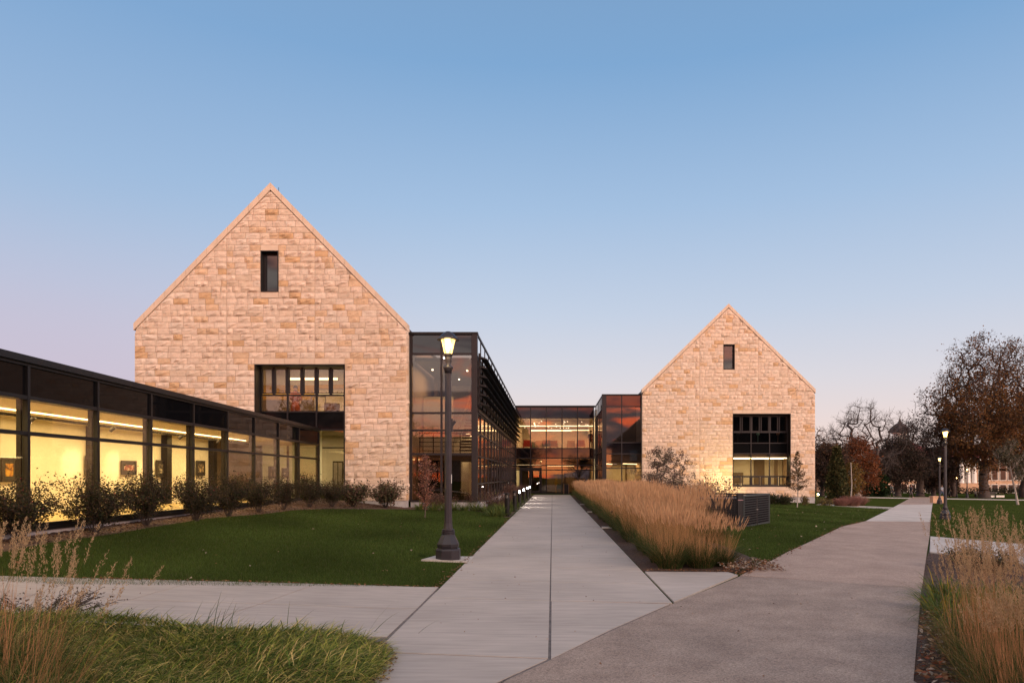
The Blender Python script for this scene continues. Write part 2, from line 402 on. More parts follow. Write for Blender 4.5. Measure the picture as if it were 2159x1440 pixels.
# main concrete walk: slabs over a recessed joint bed
WL, WR = -1.60, 1.50
aggL = [(-.37 - .56 * 5.5, .03), (-.37, 5.53), (-.04, 6.12), (.606, 7.33), (1.457, 8.81), (2.996, 11.35)]   # left edge of the aggregate path
walk = structure(drape('main_walk', [(-3.6, .2), (-.2, 5.8), (1.45, 8.8), (1.48, 60.9), (-1.58, 60.9), (-1.58, 9.9), (-2.2, 6.2), (-3.7, 3)], M['joint'], .017, skirt=0))
def aggx(y): return float(np.interp(y, [p[1] for p in aggL], [p[0] for p in aggL]))
def slab(poly, parent, mat='concrete', h=.024, gap=.0095, name='slab'):
    return drape(name, inset(poly, gap), M[mat], h, parent, skirt=.05)
ys = [3.6, 6.40, 9.27, 10.9, 12.5]
while ys[-1] < 58: ys.append(ys[-1] + 1.62)
ys[-1] = 61.0
SK = -.15
for a, b in zip(ys[:-1], ys[1:]):
    ka = 0 if a > 60 else SK; kb = 0 if b > 60 else SK
    def yl(y, x, k): return y + k * (x - WL)
    xl = WL if a > 6 else -2.45
    cx = -.03
    # left slab of the pair, clipped by the aggregate edge near the camera
    if b < 6.5:
        slab([(-2.1, 3.6), (aggx(3.6) , 3.6), (aggx(6.15) - .01, 6.15), (WL - .1, 6.40)], walk)
        continue
    slab([(WL, a), (cx, yl(a, cx, ka)), (cx, yl(b, cx, kb)), (WL, b)], walk)
    if b < 9.5:
        slab([(cx + .008, 6.12), (.606, 7.33), (1.457, 8.80), (cx + .008, yl(b, cx, kb))], walk)
    else:
        ya = yl(a, WR, ka)
        slab([(cx, yl(a, cx, ka)), (WR, max(ya, 8.85)), (WR, yl(b, WR, kb)), (cx, yl(b, cx, kb))], walk)
slab([(1.52, 8.92), (2.98, 11.40), (2.9, 11.75), (1.52, 11.8)], walk)
# left cross walk
cw = structure(drape('cross_walk', gp((-420, 1206), (927, 1240), (835, 1334), (780, 1440), (560, 1420), (-420, 1330)), M['joint'], .014, skirt=0))
top = lambda px: 1217 + px * 23 / 927
mid = lambda px: 1259 + px * 27 / 860
bot = lambda px: 1318 + px * .035
edges_t = [-420, -120, 175, 418, 669, 925.5]; edges_b = [-760, -380, -100, 80, 385, 817]
def interp_line(i, f): return edges_t[i] + (edges_b[i] - edges_t[i]) * f
for i in range(5):
    f = .42
    slab(gp((edges_t[i], top(edges_t[i])), (edges_t[i + 1], top(edges_t[i + 1])), (interp_line(i + 1, f), mid(interp_line(i + 1, f))), (interp_line(i, f), mid(interp_line(i, f)))), cw)
    slab(gp((interp_line(i, f), mid(interp_line(i, f))), (interp_line(i + 1, f), mid(interp_line(i + 1, f))), (edges_b[i + 1], bot(edges_b[i + 1])), (edges_b[i], bot(edges_b[i]))), cw)
slab([tuple(p) for p in gp((838, 1347), (822, 1381))] + [(-1.72, 6.38), (-2.2, 6.2), (-2.2, 7.2)], cw) if False else None
# exposed aggregate path
AL = [(-.37 - .42 * 2.6, 3.0), (-.37, 5.53), (-.04, 6.12), (.606, 7.33), (1.457, 8.81), (2.996, 11.35)]
gR = lambda px, py: tuple(G(px, py).xy)
ap = structure(drape('aggregate_path', [(-3.4, .3), (2.6, .3), (2.79, 5.5), gR(1943, 1238), gR(1952, 1183), gR(1960, 1131.5), gR(1961.5, 1098), gR(1966, 1064), gR(1972, 1048),
      gR(1924, 1048), gR(1895, 1063.5), gR(1825, 1099), gR(1775, 1111), gR(1607, 1194), (2.996, 11.35), (1.457, 8.81), (.606, 7.33), (-.04, 6.12), (-.37, 5.53), (-1.46, 3.0)], M['joint'], .011, skirt=0))
slab([(-3.3, .4), (2.62, .4), (2.79, 5.5), gR(1943, 1238), gR(1943.5, 1243), (2.996, 11.30), (1.48, 8.80), (.63, 7.33), (-.02, 6.12), (-.35, 5.53), (-1.42, 3.0)], ap, 'aggregate', .022, .0)
# tan slabs further on (cut every few metres)
lp = [(2.996, 11.36), gR(1607, 1194), gR(1690, 1152), gR(1775, 1111), gR(1825, 1099.3)]
rp = [gR(1943.5, 1243.6), gR(1952, 1183), gR(1956, 1155), gR(1960, 1131.5), gR(1961.5, 1100.8)]
for i in range(4): slab([lp[i], rp[i], rp[i + 1], lp[i + 1]], ap, 'tan', .022, .002)
l2 = [lp[-1], gR(1862, 1081), gR(1894, 1064)]; r2 = [rp[-1], gR(1963.5, 1081), gR(1966, 1064)]
for i in range(2): slab([l2[i], r2[i], r2[i + 1], l2[i + 1]], ap, 'pale', .024, .006)
slab([l2[-1], r2[-1], gR(1969, 1055), gR(1910, 1055)], ap, 'tan', .022, .006)
slab([gR(1910, 1055), gR(1969, 1055), gR(1972, 1048), gR(1924, 1048)], ap, 'tan', .022, .006)
# side walks
sw = structure(drape('side_walk', [gR(1962, 1132), gR(2400, 1168), gR(2400, 1222), gR(2159, 1189), gR(1958, 1165)], M['joint'], .004, skirt=0))
sp_ = [1961, 2055, 2159, 2275, 2400]; tt = lambda p: 1132 + (p - 1961) * .083; bb = lambda p: 1165 + (p - 1958) * .125
for a, b in zip(sp_[:-1], sp_[1:]): slab([gR(a, tt(a)), gR(b, tt(b)), gR(b, bb(b)), gR(a - 1, bb(a))], sw, 'pale', .026, .008)
tw = structure(drape('lawn_walk', [gR(1722, 1062.5), gR(1895, 1070.5), gR(1881, 1074), gR(1722, 1064.8)], M['pale'], .02))
fw = structure(drape('far_walk', [gR(1740, 1046.2), gR(2900, 1048.5), gR(2900, 1050.2), gR(1740, 1047.8)], M['pale'], .02))
# planting beds
lawn_edge = gp((0, 1166), (90, 1148), (219, 1130), (325, 1112), (437, 1094), (560, 1084), (620, 1076), (694, 1073.5), (845, 1074.5), (1000, 1078), (1050, 1086), (1066, 1092))
bedL = structure(drape('gallery_bed', [(-9.05 - .054 * 6, 6), (-8.2, 6)] + lawn_edge + [(-1.66, 27.6), (-1.66, 60.8), (-3.4, 60.8), (-3.4, 32.05), (-6.5, 32.05), (-6.5, 31.4), (-10.2, 31.4)], M['mulch'], .012, skirt=0))
bedG = structure(drape('grass_bed', [(1.52, 11.9), (3.3, 11.75), (3.9, 14), (4.0, 60), (1.52, 60)], M['dmulch'], .010, skirt=0))
bedR = structure(drape('corner_bed', [(2.74, 2.2), (2.76, 5.5)] + [gR(1942, 1238), gR(1951, 1184), gR(1957.5, 1166), gR(2159, 1191), gR(2400, 1222), (9, 2.2)], M['dmulch'], .009, skirt=0))
sedge_poly = gp((-500, 1330), (0, 1318), (200, 1318), (420, 1332), (620, 1352), (730, 1356), (800, 1370), (818, 1392), (792, 1440), (720, 1600), (-500, 1600))
bedS = structure(drape('sedge_bed', sedge_poly, M['dmulch'], .034, skirt=.05))

# ------------------------------------------------------------------ stone gables
rs = random.Random(7)
STC = [((.635, .485, .385), .50), ((.605, .455, .35), .22), ((.65, .515, .42), .12), ((.59, .405, .27), .11), ((.54, .345, .20), .05)]
def stonecol():
    r = rs.random(); a = 0
    for c, w in STC:
        a += w
        if r < a: break
    k = rs.uniform(.93, 1.07); return tuple(q * k for q in c)
def stone_geo(xb0, xb1, xt0, xt1, z0, z1, yf, axis='y'):
    """rock-faced block: flat margins at the joints, broken face standing proud of them"""
    nx = max(3, min(6, int((xb1 - xb0) / .14))); nz = 3; V = []; Fc = []
    bulge = rs.uniform(.016, .065); ph = rs.uniform(0, 6); brk = rs.uniform(.25, .6)
    for j in range(nz + 1):
        t = j / nz; zz = z0 + (z1 - z0) * t
        a = xb0 + (xt0 - xb0) * t; b = xb1 + (xt1 - xb1) * t
        for i in range(nx + 1):
            s_ = i / nx; x = a + (b - a) * s_
            e = (i in (0, nx)) or (j in (0, nz))
            d = .006 if e else bulge * (1.0 if t > brk else .75) * rs.uniform(.25, 1.6) + .01 * math.sin(ph + 9 * s_)
            if e and j == nz and 0 < i < nx: d = .012 + rs.uniform(0, .012)
            V.append((x + (0 if e else rs.uniform(-.01, .01)), yf - d, zz + (0 if e else rs.uniform(-.02, .02))))
    w = nx + 1
    for j in range(nz):
        for i in range(nx): Fc.append((j * w + i, j * w + i + 1, (j + 1) * w + i + 1, (j + 1) * w + i))
    # returns into the wall
    b0 = len(V); crn = [0, nx, nz * w + nx, nz * w]
    for c in crn: V.append((V[c][0], yf + .05, V[c][2]))
    strips = [[i for i in range(w)], [nx + j * w for j in range(nz + 1)], [nz * w + nx - i for i in range(w)], [(nz - j) * w for j in range(nz + 1)]]
    for k, st in enumerate(strips): Fc.append(tuple(st[::-1]) + (b0 + k, b0 + (k + 1) % 4))
    return V, Fc
def stone_wall(b, X0, X1, Yf, zb, eave, apex, ch, zref, joints, openings, smooths, copd=.30, side_x=None):
    """b: building empty. Returns nothing; builds wall > stone, smooth_stone; coping_stone parts"""
    xc = (X0 + X1) / 2; k = (X1 - X0) / 2 / (apex - eave); e2, a2 = eave - copd, apex - copd * 1.1
    def LX(z): return X0 if z < e2 else X0 + (z - e2) * k
    def RX(z): return X1 if z < e2 else X1 - (z - e2) * k
    back = MB(); stones = []
    z = zref
    while z - ch > zb: z -= ch
    rows = [(zb, z)] if z - zb > .04 else []
    while z < a2 - .1: rows.append((z, min(z + ch, a2 - .02))); z += ch
    for z0, z1 in rows:
        zm = (z0 + z1) / 2
        segs = [[LX(z0), RX(z0), LX(z1), RX(z1)]]
        for (ox0, ox1, oz0, oz1) in openings:
            if oz0 < zm < oz1:
                ns = []
                for a, c, d, f in segs:
                    if ox0 > a + .01 and ox1 < c - .01: ns += [[a, ox0, d, ox0], [ox1, c, ox1, f]]
                    else: ns.append([a, c, d, f])
                segs = ns
        for sg in segs: back.prism([(sg[0], z0), (sg[1], z0), (sg[3], z1), (sg[2], z1)], 'y', Yf + .012, Yf + .42)
        for (sx0, sx1, sz0, sz1, n) in smooths:
            if sz0 < zm < sz1:
                ns = []
                for a, c, d, f in segs:
                    if sx0 > a + .01 and sx1 < c - .01: ns += [[a, sx0, d, sx0], [sx1, c, sx1, f]]
                    else: ns.append([a, c, d, f])
                segs = ns
        for a, c, d, f in segs:
            cuts = [j for j in joints if a + .25 < j < c - .25]
            pts = [a] + cuts + [c]
            for p0, p1 in zip(pts[:-1], pts[1:]):
                x = p0; xs = [p0]
                while True:
                    l = rs.choice((.42, .55, .62, .66, .72, .5)) * ch / .264 * rs.uniform(.9, 1.1)
                    if x == p0: l *= rs.uniform(.45, 1)
                    if p1 - (x + l) < .22: break
                    x += l; xs.append(x)
                xs.append(p1)
                for i in range(len(xs) - 1):
                    q0, q1 = xs[i], xs[i + 1]; t0 = d if q0 == a else q0; t1 = f if q1 == c else q1
                    if q0 != a and t0 > t1 - .02: continue
                    if t0 < d: t0 = d
                    if t1 > f: t1 = f
                    if t1 - t0 < .01: t1 = t0 + .01
                    g = .010
                    if q1 - q0 < .05: continue
                    stones.append((q0 + g, q1 - g, t0 + g, max(t1 - g, t0 + g + .01), z0 + g, z1 - g))
    wall = back.build('wall', M['mortar'], b)
    area = lambda s: (s[1] - s[0] + s[3] - s[2]) * (s[5] - s[4])
    order = sorted(range(len(stones)), key=lambda i: -area(stones[i]) + (10 if stones[i][4] < 1.2 else 0))
    rest = MB()
    for n, i in enumerate(order):
        V, Fc = stone_geo(*stones[i], Yf); col = stonecol()
        if n < 300:
            me = bpy.data.meshes.new('stone'); me.from_pydata(V, [], Fc); me.update()
            a = me.color_attributes.new('Col', 'FLOAT_COLOR', 'POINT'); a.data.foreach_set('color', list((*col, 1.)) * len(V))
            me.materials.append(M['stone']); link(bpy.data.objects.new('stone', me), wall)
        else: rest._add(V, Fc, col)
    me = bpy.data.meshes.new('stonework'); me.from_pydata(rest.v, [], rest.f); me.update()
    a = me.color_attributes.new('Col', 'FLOAT_COLOR', 'POINT'); a.data.foreach_set('color', [q for c in rest.c for q in (*c, 1.)])
    me.materials.append(M['stone']); o = link(bpy.data.objects.new('stonework', me), wall); o['kind'] = 'stuff'
    for (sx0, sx1, sz0, sz1, n) in smooths:
        for i in range(n):
            w = (sx1 - sx0) / n
            MB().box(sx0 + i * w + .006, sx0 + (i + 1) * w - .006, Yf - .022, Yf + .05, sz0 + .006, sz1 - .006).build('lintel_stone', M['smooth'], wall)
    # coping along both rakes
    d = Vector((xc - X0, 0, apex - eave)); Ls = d.length; d.normalize(); n = 13
    for sgn in (1, -1):
        for i in range(n):
            def P(s_, off):
                x = X0 - .04 + d.x * s_; zz = eave + .0 + d.z * s_ - off
                return (x if sgn == 1 else 2 * xc - x, zz)
            s0 = Ls * i / n + .006; s1 = Ls * (i + 1) / n - .006
            th = copd * 1.03
            q = [P(s0, 0), P(s1, 0), P(s1, th), P(s0, th)]
            if i == n - 1: q = [P(s0, 0), (xc - .004 * sgn, apex + .04 * 1.0), (xc - .004 * sgn, apex + .04 - th), P(s0, th)]
            MB().prism(q, 'y', Yf - .04, Yf + .5).build('coping_stone', M['smooth'], wall)
    return wall
def shell(b, X0, X1, Yf, zb, eave, apex, depth):
    xc = (X0 + X1) / 2; e = eave - .12; a = apex - .12
    sh = MB()
    sh.box(X0 + .02, X0 + .4, Yf + .42, Yf + depth, zb, e - .2); sh.box(X1 - .4, X1 - .02, Yf + .42, Yf + depth, zb, e - .2)
    sh.prism([(X0 + .02, zb), (X1 - .02, zb), (X1 - .02, e - .2), (xc, a - .3), (X0 + .02, e - .2)], 'y', Yf + depth, Yf + depth + .3)
    sh.build('side_wall', M['smooth'], b)
    r = MB()
    r.prism([(X0, e - .2), (xc, a - .2), (xc, a), (X0, e)], 'y', Yf + .5, Yf + depth + .3)
    r.prism([(X1, e - .2), (X1, e), (xc, a), (xc, a - .2)], 'y', Yf + .5, Yf + depth + .3)
    r.build('roof', M['greyroof'], b)
    MB().box(X0 + .0, X1 - .0, Yf + .03, Yf + .45, zb - .9, zb - .002).build('foundation', M['foundation'], b)

def grid_frame(mb, xs, zs, y0, y1, w=.06):
    for x in xs: mb.box(x - w / 2, x + w / 2, y0, y1, zs[0], zs[-1])
    for z in zs: mb.box(xs[0], xs[-1], y0 + .003, y1 - .003, z - w / 2, z + w / 2)
def sash(parent, x0, x1, z0, z1, y, mat, handle=False, w=.05):
    m = MB(); m.box(x0, x1, y, y + .05, z0, z0 + w).box(x0, x1, y, y + .05, z1 - w, z1).box(x0, x0 + w, y, y + .05, z0 + w, z1 - w).box(x1 - w, x1, y, y + .05, z0 + w, z1 - w)
    s_ = m.build('sash', M['bronze'], parent)
    return s_
def pane(parent, x0, x1, z0, z1, y, mat): return MB().box(x0, x1, y, y + .016, z0, z1).build('pane', M[mat], parent)

YL = 31.5
sL = YL / F
def XL(px): return (px - PX) * sL
def ZL(py): return CAMZ - (py - PY) * sL
gL = thing('gabled_building', 'tall stone gabled building on the left, window rising behind the glass gallery', 'building')
X0, X1 = XL(284), XL(857)
chL = (768 - 529) / 19 * sL
wL = stone_wall(gL, X0, X1, YL, .52, ZL(682), ZL(388), chL, ZL(768), [XL(478), XL(664)],
           [(XL(537), XL(727), .5, ZL(768)), (XL(550), XL(587), ZL(616), ZL(529))],
           [(XL(537), XL(727), ZL(768), ZL(768) + chL, 6), (XL(550), XL(587), ZL(529), ZL(529) + chL, 1), (XL(550), XL(587), ZL(616) - chL, ZL(616), 1)])
shell(gL, X0, X1, YL, .52, ZL(682), ZL(388), 24)
# rock faced stones on the right-hand return
z = .55; rt = MB()
while z < ZL(700):
    for k, (ya, yb) in enumerate(((YL - .0, YL + .42),)):
        V, Fc = stone_geo(ya + .01, yb, ya + .01, yb, z, z + chL - .014, 0)
        V = [(X1 + .0 + (-p[1]), p[0], p[2]) for p in V]
        rt._add(V, [tuple(f) for f in Fc], stonecol())
    z += chL
me = rt.mesh('corner_stonework'); a = me.color_attributes.new('Col', 'FLOAT_COLOR', 'POINT'); a.data.foreach_set('color', [q for c in rt.c for q in (*c, 1.)])
me.materials.append(M['stone']); o = link(bpy.data.objects.new('corner_stonework', me), wL); o['kind'] = 'stuff'
def surround(b, x0, x1, z0, z1, Yf, d, t=.04, bottom=True):
    m = MB(); m.box(x0, x0 + t, Yf - .03, Yf + d, z0, z1).box(x1 - t, x1, Yf - .03, Yf + d, z0, z1).box(x0 + t, x1 - t, Yf - .03, Yf + d, z1 - t, z1)
    if bottom: m.box(x0 + t, x1 - t, Yf - .05, Yf + d, z0, z0 + t)
    return m.build('window_surround', M['black'], b)
MB().tube([(XL(582), YL + .3, ZL(404)), (XL(582), YL + .3, ZL(390))], .012, 5).build('lightning_rod', M['black'], gL)
def interp(a, b, f): return a + (b - a) * f
# big left window
DW = .52; yw = YL + DW; sw_ = yw / F
wx = lambda px: (px - PX) * sw_
wz = lambda py: CAMZ - (py - PY) * sw_
sur = surround(gL, XL(537), XL(727), .52, ZL(768), YL, DW + .1, bottom=False)
fr = MB(); xa, xb = XL(537) + .05, XL(727) - .05
rows = [wz(868), wz(833), wz(773)]
cols = [xa, wx(606), wx(667), xb]
cz = [XL(537) + .05] + [wx(p) for p in (577, 606, 637, 667, 697)] + [xb]
grid_frame(fr, [xa, wx(606), wx(667), xb], [.55, wz(906), wz(868), wz(833)], yw, yw + .12, .07)
fr.box(xa, xb, yw + .002, yw + .118, wz(776), ZL(768) - .05); 
for x in cz: fr.box(x - .05, x + .05, yw + .001, yw + .119, wz(833), wz(776))
fr.box(xa + .072, XL(572 - 23) , yw + .004, yw + .11, .6, wz(906)) if False else None
wfL = fr.build('window', M['black'], gL)
for i in range(6):
    x0_, x1_ = cz[i] + .06, cz[i + 1] - .06
    s_ = sash(wfL, x0_, x1_, wz(830), wz(777), yw + .02, 'wglass', w=.04)
    pane(wfL, x0_ + .04, x1_ - .04, wz(830) + .04, wz(777) - .04, yw + .04, 'glass')
    m = MB(); hx = (x0_ + x1_) / 2; hz = wz(830) + .05
    m.tube([(hx - .1, yw + .09, hz), (hx - .1, yw + .09, hz + .09), (hx + .1, yw + .09, hz + .09), (hx + .1, yw + .09, hz)], .012, 6).build('handle', M['black'], wfL)
for i in range(3):
    a_, b_ = cols[i] + .036, cols[i + 1] - .036
    pane(wfL, a_, b_, wz(868) + .036, wz(833) - .036, yw + .05, 'glass')
    pane(wfL, a_, b_, wz(906) + .036, wz(868) - .036, yw + .05, 'gspandrel')
    if i == 2: pane(wfL, a_ + .2, b_, .6, wz(906) - .036, yw + .05, 'wglass')
MB().box(cols[2] + .25, cols[3] - .04, yw + .02, yw + .08, wz(944) - .02, wz(944) + .03).build('transom', M['black'], wfL)
# small left window
def small_window(b, x0, x1, z0, z1, Yf):
    surround(b, x0, x1, z0, z1, Yf, .40, .035)
    m = MB(); m.box(x0 + .035, x1 - .035, Yf + .28, Yf + .36, z0 + .035, z0 + .1).box(x0 + .035, x1 - .035, Yf + .28, Yf + .36, z1 - .1, z1 - .035)
    m.box(x0 + .035, x0 + .1, Yf + .28, Yf + .36, z0 + .1, z1 - .1).box(x1 - .1, x1 - .035, Yf + .28, Yf + .36, z0 + .1, z1 - .1)
    w = m.build('window', M['bronze'], b)
    pane(w, x0 + .1, x1 - .1, z0 + .1, z1 - .1, Yf + .3, 'spandrel' if Yf < 40 else 'glass')
small_window(gL, XL(550), XL(587), ZL(616), ZL(529), YL)
MB().box(XL(535), XL(600), YL + 1.2, YL + 1.4, 8.4, 11.6).build('attic_wall', M['dim'], gL)
# interior of the left gable
it = MB(); it.box(X0 + .4, X1 - .4, YL + 6.6, YL + 6.8, .55, 4.25).build('room_wall', M['cream'], gL)
MB().box(X0 + .45, X1 - .45, YL + .62, YL + 6.6, .40, .55).build('room_floor', M['floorin'], gL)
MB().box(X0 + .45, X1 - .45, YL + .62, YL + 6.6, 3.75, 4.35).build('floor_slab', M['ceiling'], gL)
MB().box(X0 + .45, X1 - .45, YL + 6.0, YL + 6.2, 4.4, 8.2).build('studio_wall', M['cream'], gL)
MB().box(X0 + .45, X1 - .45, YL + .62, YL + 6.0, 7.2, 7.35).build('studio_ceiling', M['dim'], gL)
y_ = YL + 5.9; s9 = y_ / F
MB().box((545 - PX) * s9, (662 - PX) * s9, y_, y_ + .08, CAMZ + (PY - 843) * s9, CAMZ + (PY - 812) * s9).build('yellow_panel', M['yellow'], gL)
MB().box((553 - PX) * s9, (662 - PX) * s9, y_ - .02, y_ + .06, 4.45, CAMZ + (PY - 843) * s9 - .01).build('dark_cabinet', M['dim'], gL)
MB().box((636 - PX) * s9, (735 - PX) * s9, y_ - 2, y_ - 1.9, 6.05 + .35, 6.15 + .35).build('led_strip', M['led'], gL)
MB().box((668 - PX) * s9, (735 - PX) * s9, y_ - .05, y_ + .05, CAMZ + (PY - 819) * s9, CAMZ + (PY - 811) * s9).build('yellow_shelf', M['yellow'], gL)
ms = MB(); ms.box(-11.9, -11.86, 35.0, 35.04, 4.4, 5.5).box(-11.2, -11.16, 35.0, 35.04, 4.4, 5.5).box(-11.9, -11.16, 35.0, 35.04, 5.5, 5.54).box(-11.9, -11.16, 35.01, 35.03, 5.0, 5.03)
ms.build('easel_rack', M['steel'], gL)
MB().box(-10.98, -10.4, 34.2, 34.8, 4.4, 5.12).build('studio_cabinet', M['wood'], gL)
# ground floor door in the back wall
y7 = YL + 6.55; s7 = y7 / F
dm = MB().box((702 - PX) * s7, (724 - PX) * s7, y7 - .05, y7, .56, CAMZ + (PY - 972) * s7).build('door', M['bronze'], gL)
MB().box((704 - PX) * s7, (712 - PX) * s7, y7 - .08, y7 - .05, .6, CAMZ + (PY - 975) * s7).build('door_leaf', M['steel'], dm)
MB().box((714 - PX) * s7, (722 - PX) * s7, y7 - .08, y7 - .05, .6, CAMZ + (PY - 975) * s7).build('door_leaf', M['steel'], dm)

# ------------------------------------------------------------------ right gable
YR = 55.8; sR = YR / F
XR = lambda px: (px - PX) * sR
ZR = lambda py: CAMZ - (py - PY) * sR
gRt = thing('gabled_building', 'farther stone gabled building on the right, washed by a yellow floodlight', 'building')
X2, X3 = XR(1354), XR(1718.5); chR = (872 - 726) / 19 * sR
zbR = -.02
stone_wall(gRt, X2, X3, YR, zbR, ZR(820.5), ZR(641.5), chR, ZR(872), [XR(1475), XR(1598.5)],
           [(XR(1545), XR(1667), ZR(872) - 20 * chR, ZR(872)), (XR(1525.5), XR(1549), ZR(779), ZR(726))],
           [(XR(1545), XR(1667), ZR(872), ZR(872) + chR, 6), (XR(1545), XR(1667), ZR(872) - 21 * chR, ZR(872) - 20 * chR, 4), (XR(1525.5), XR(1549), ZR(726), ZR(726) + chR, 1), (XR(1525.5), XR(1549), ZR(779) - chR, ZR(779), 1)])
shell(gRt, X2, X3, YR, zbR, ZR(820.5), ZR(641.5), 22)
small_window(gRt, XR(1525.5), XR(1549), ZR(779), ZR(726), YR)
MB().box(XR(1510), XR(1560), YR + 1.6, YR + 1.8, 7, 11.6).build('attic_wall', M['ceiling'], gRt)
zt, zbw = ZR(872), ZR(872) - 20 * chR
surround(gRt, XR(1545), XR(1667), zbw, zt, YR, .66)
yq = YR + .56; sq = yq / F
qx = lambda px: (px - PX) * sq
qz = lambda py: CAMZ - (py - PY) * sq
xa, xb = XR(1545) + .045, XR(1667) - .045
fr = MB(); xs = [xa, qx(1583.7), qx(1622.7), xb]
grid_frame(fr, xs, [zbw + .06, qz(1003.5), qz(971.5) if False else qz(956), qz(934), qz(911.5), zt - .08], yq, yq + .12, .07)
wfR = fr.build('window', M['bronze'], gRt)
six = []
for i in range(3): six += [xs[i], (xs[i] + xs[i + 1]) / 2]
six.append(xb)
for z0_, z1_ in ((qz(911.5), zt - .08), (zbw + .06, qz(1003.5))):
    for i in range(6):
        a_, b_ = six[i] + .04, six[i + 1] - .04
        sash(wfR, a_, b_, z0_ + .04, z1_ - .04, yq + .03, '', w=.07)
        pane(wfR, a_ + .07, b_ - .07, z0_ + .11, z1_ - .11, yq + .05, 'wglass')
for z0_, z1_, mt in ((qz(1003.5), qz(956), 'wglass'), (qz(956), qz(934), 'gspandrel'), (qz(934), qz(911.5), 'wglass')):
    for i in range(3): pane(wfR, xs[i] + .035, xs[i + 1] - .035, z0_ + .035, z1_ - .035, yq + .05, mt)
# rooms behind it: lit below, dark above
zc = qz(966)
MB().box(X2 + .45, X3 - .45, YR + 6.6, YR + 6.8, zbR, zc + .1).build('room_wall', M['cream'], gRt)
MB().box(X2 + .45, X3 - .45, YR + .7, YR + 6.6, zbR + .0, zbR + .15).build('room_floor', M['floorin'], gRt)
MB().box(X2 + .45, X3 - .45, YR + .7, YR + 6.6, zc + .1, zc + 1.1).build('floor_slab', M['dim'], gRt)
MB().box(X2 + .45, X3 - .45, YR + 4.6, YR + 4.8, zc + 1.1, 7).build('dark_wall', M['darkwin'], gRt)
for (a_, b_, yy) in ((1540, 1582, 2.2), (1584, 1622, 2.2), (1624, 1661, 2.2), (1540, 1580, 4.0), (1584, 1621, 4.0), (1624, 1652, 4.0)):
    s5 = (YR + yy) / F
    MB().box((a_ - PX) * s5, (b_ - PX) * s5, YR + yy, YR + yy + .1, zc + .02, zc + .09).build('led_strip', M['led'], gRt)
for (a_, b_, yy, col) in ((1590, 1612, 6.5, 'dim'), (1633, 1640, 5.9, 'dim')):
    s5 = (YR + yy) / F
    MB().box((a_ - PX) * s5, (b_ - PX) * s5, YR + yy, YR + yy + .1, zbR + .15, zc + .05).build('partition', M[col], gRt)
s5 = (YR + 6.5) / F
MB().box((1546 - PX) * s5, (1567 - PX) * s5, YR + 6.45, YR + 6.55, CAMZ - (1018 - PY) * s5, CAMZ - (996 - PY) * s5).build('notice_board', M['dim'], gRt)
for x, col in ((1556, 'bronze'), (1598, 'white'), (1640, 'wood')):   # dim things on the upper sill
    s5 = (YR + 1.6) / F; z5 = CAMZ + (PY - 932) * s5
    m = MB().tube([((x - PX) * s5, YR + 1.6, z5), ((x - PX) * s5, YR + 1.6, z5 + .6)], .02, 6).lathe([(.02, .5), (.16, .62), (.12, .75), (.02, .8)], 10, ((x - PX) * s5, YR + 1.6, z5))
    m.build('desk_lamp', solid('teal_plastic', (.10, .22, .20)) if x == 1598 else M[col], gRt)

# ------------------------------------------------------------------ glass wings
YW = 32.15; YC = 66.0; YW2 = 56.4; ZT = 8.1; XWL = -3.40; XWR = 3.95
gb = thing('glass_building', 'dark glass and metal entrance building with sunset reflections between the two stone gables', 'building')
def curtain(b, P0, U, us, zs, kind, w=.07, d=.14, glass='glass', nrm=None, name='curtain_wall', mat='bronze'):
    """frame part plus one pane object per cell; P0 origin, U horizontal unit direction, outside is -nrm"""
    U = Vector(U); Nn = Vector(nrm)
    P0 = Vector(P0)
    mat4 = Matrix(((U.x, Nn.x, 0, P0.x), (U.y, Nn.y, 0, P0.y), (0, 0, 1, P0.z), (0, 0, 0, 1)))
    m = MB()
    for u in us: m.box(u - w / 2, u + w / 2, 0, d, zs[0], zs[-1], mat4)
    for z in zs: m.box(us[0], us[-1], .004, d - .004, z - w / 2, z + w / 2, mat4)
    fr = m.build(name, M[mat], b)
    for i in range(len(us) - 1):
        for j in range(len(zs) - 1):
            k = kind(i, j)
            if not k: continue
            MB().box(us[i] + w / 2 - .004, us[i + 1] - w / 2 + .004, .045, .062, zs[j] + w / 2 - .004, zs[j + 1] - w / 2 + .004, mat4).build('pane', M[k], fr)
    return fr
sW = YW / F
zW = lambda py: CAMZ - (py - PY) * sW
xW = lambda px: (px - PX) * sW
zsF = [.48, zW(957), zW(907), zW(870.5), zW(746), zW(702)]
curtain(gb, (0, YW, 0), (1, 0, 0), [X1 + .06, xW(930.5), xW(996)], zsF, lambda i, j: ['glass', 'gspandrel', 'glass', 'glass', 'spandrel'][j] if not (j == 1) else 'glass', nrm=(0, 1, 0), w=.09)
MB().box(xW(995) , XWL + .0, YW - .06, YW + .22, .45, ZT - .1).build('corner_column', M['bronze'], gb)
MB().box(X1 + .02, XWL + .03, YW - .09, YW + .3, ZT - .1, ZT).build('parapet_cap', M['black'], gb)
# side wall of the left wing, receding to the entrance
zS = [.42, 1.25, 2.52, 3.57, 4.50]
us = [.28] + [1.78 + i * 2.05 for i in range(16)]; us = [u for u in us if u < YC - YW - .4] + [YC - YW]
curtain(gb, (XWL, YW, 0), (0, 1, 0), us, zS, lambda i, j: 'glass', nrm=(-1, 0, 0), w=.07)
MB().box(XWL - .35, XWL - .02, YW + .3, YC, 4.54, 7.0).build('upper_wall', M['black'], gb)
MB().box(XWL - 2.9, XWL - .4, YW + .3, YC, 6.85, 7.0).build('roof_deck', M['black'], gb)
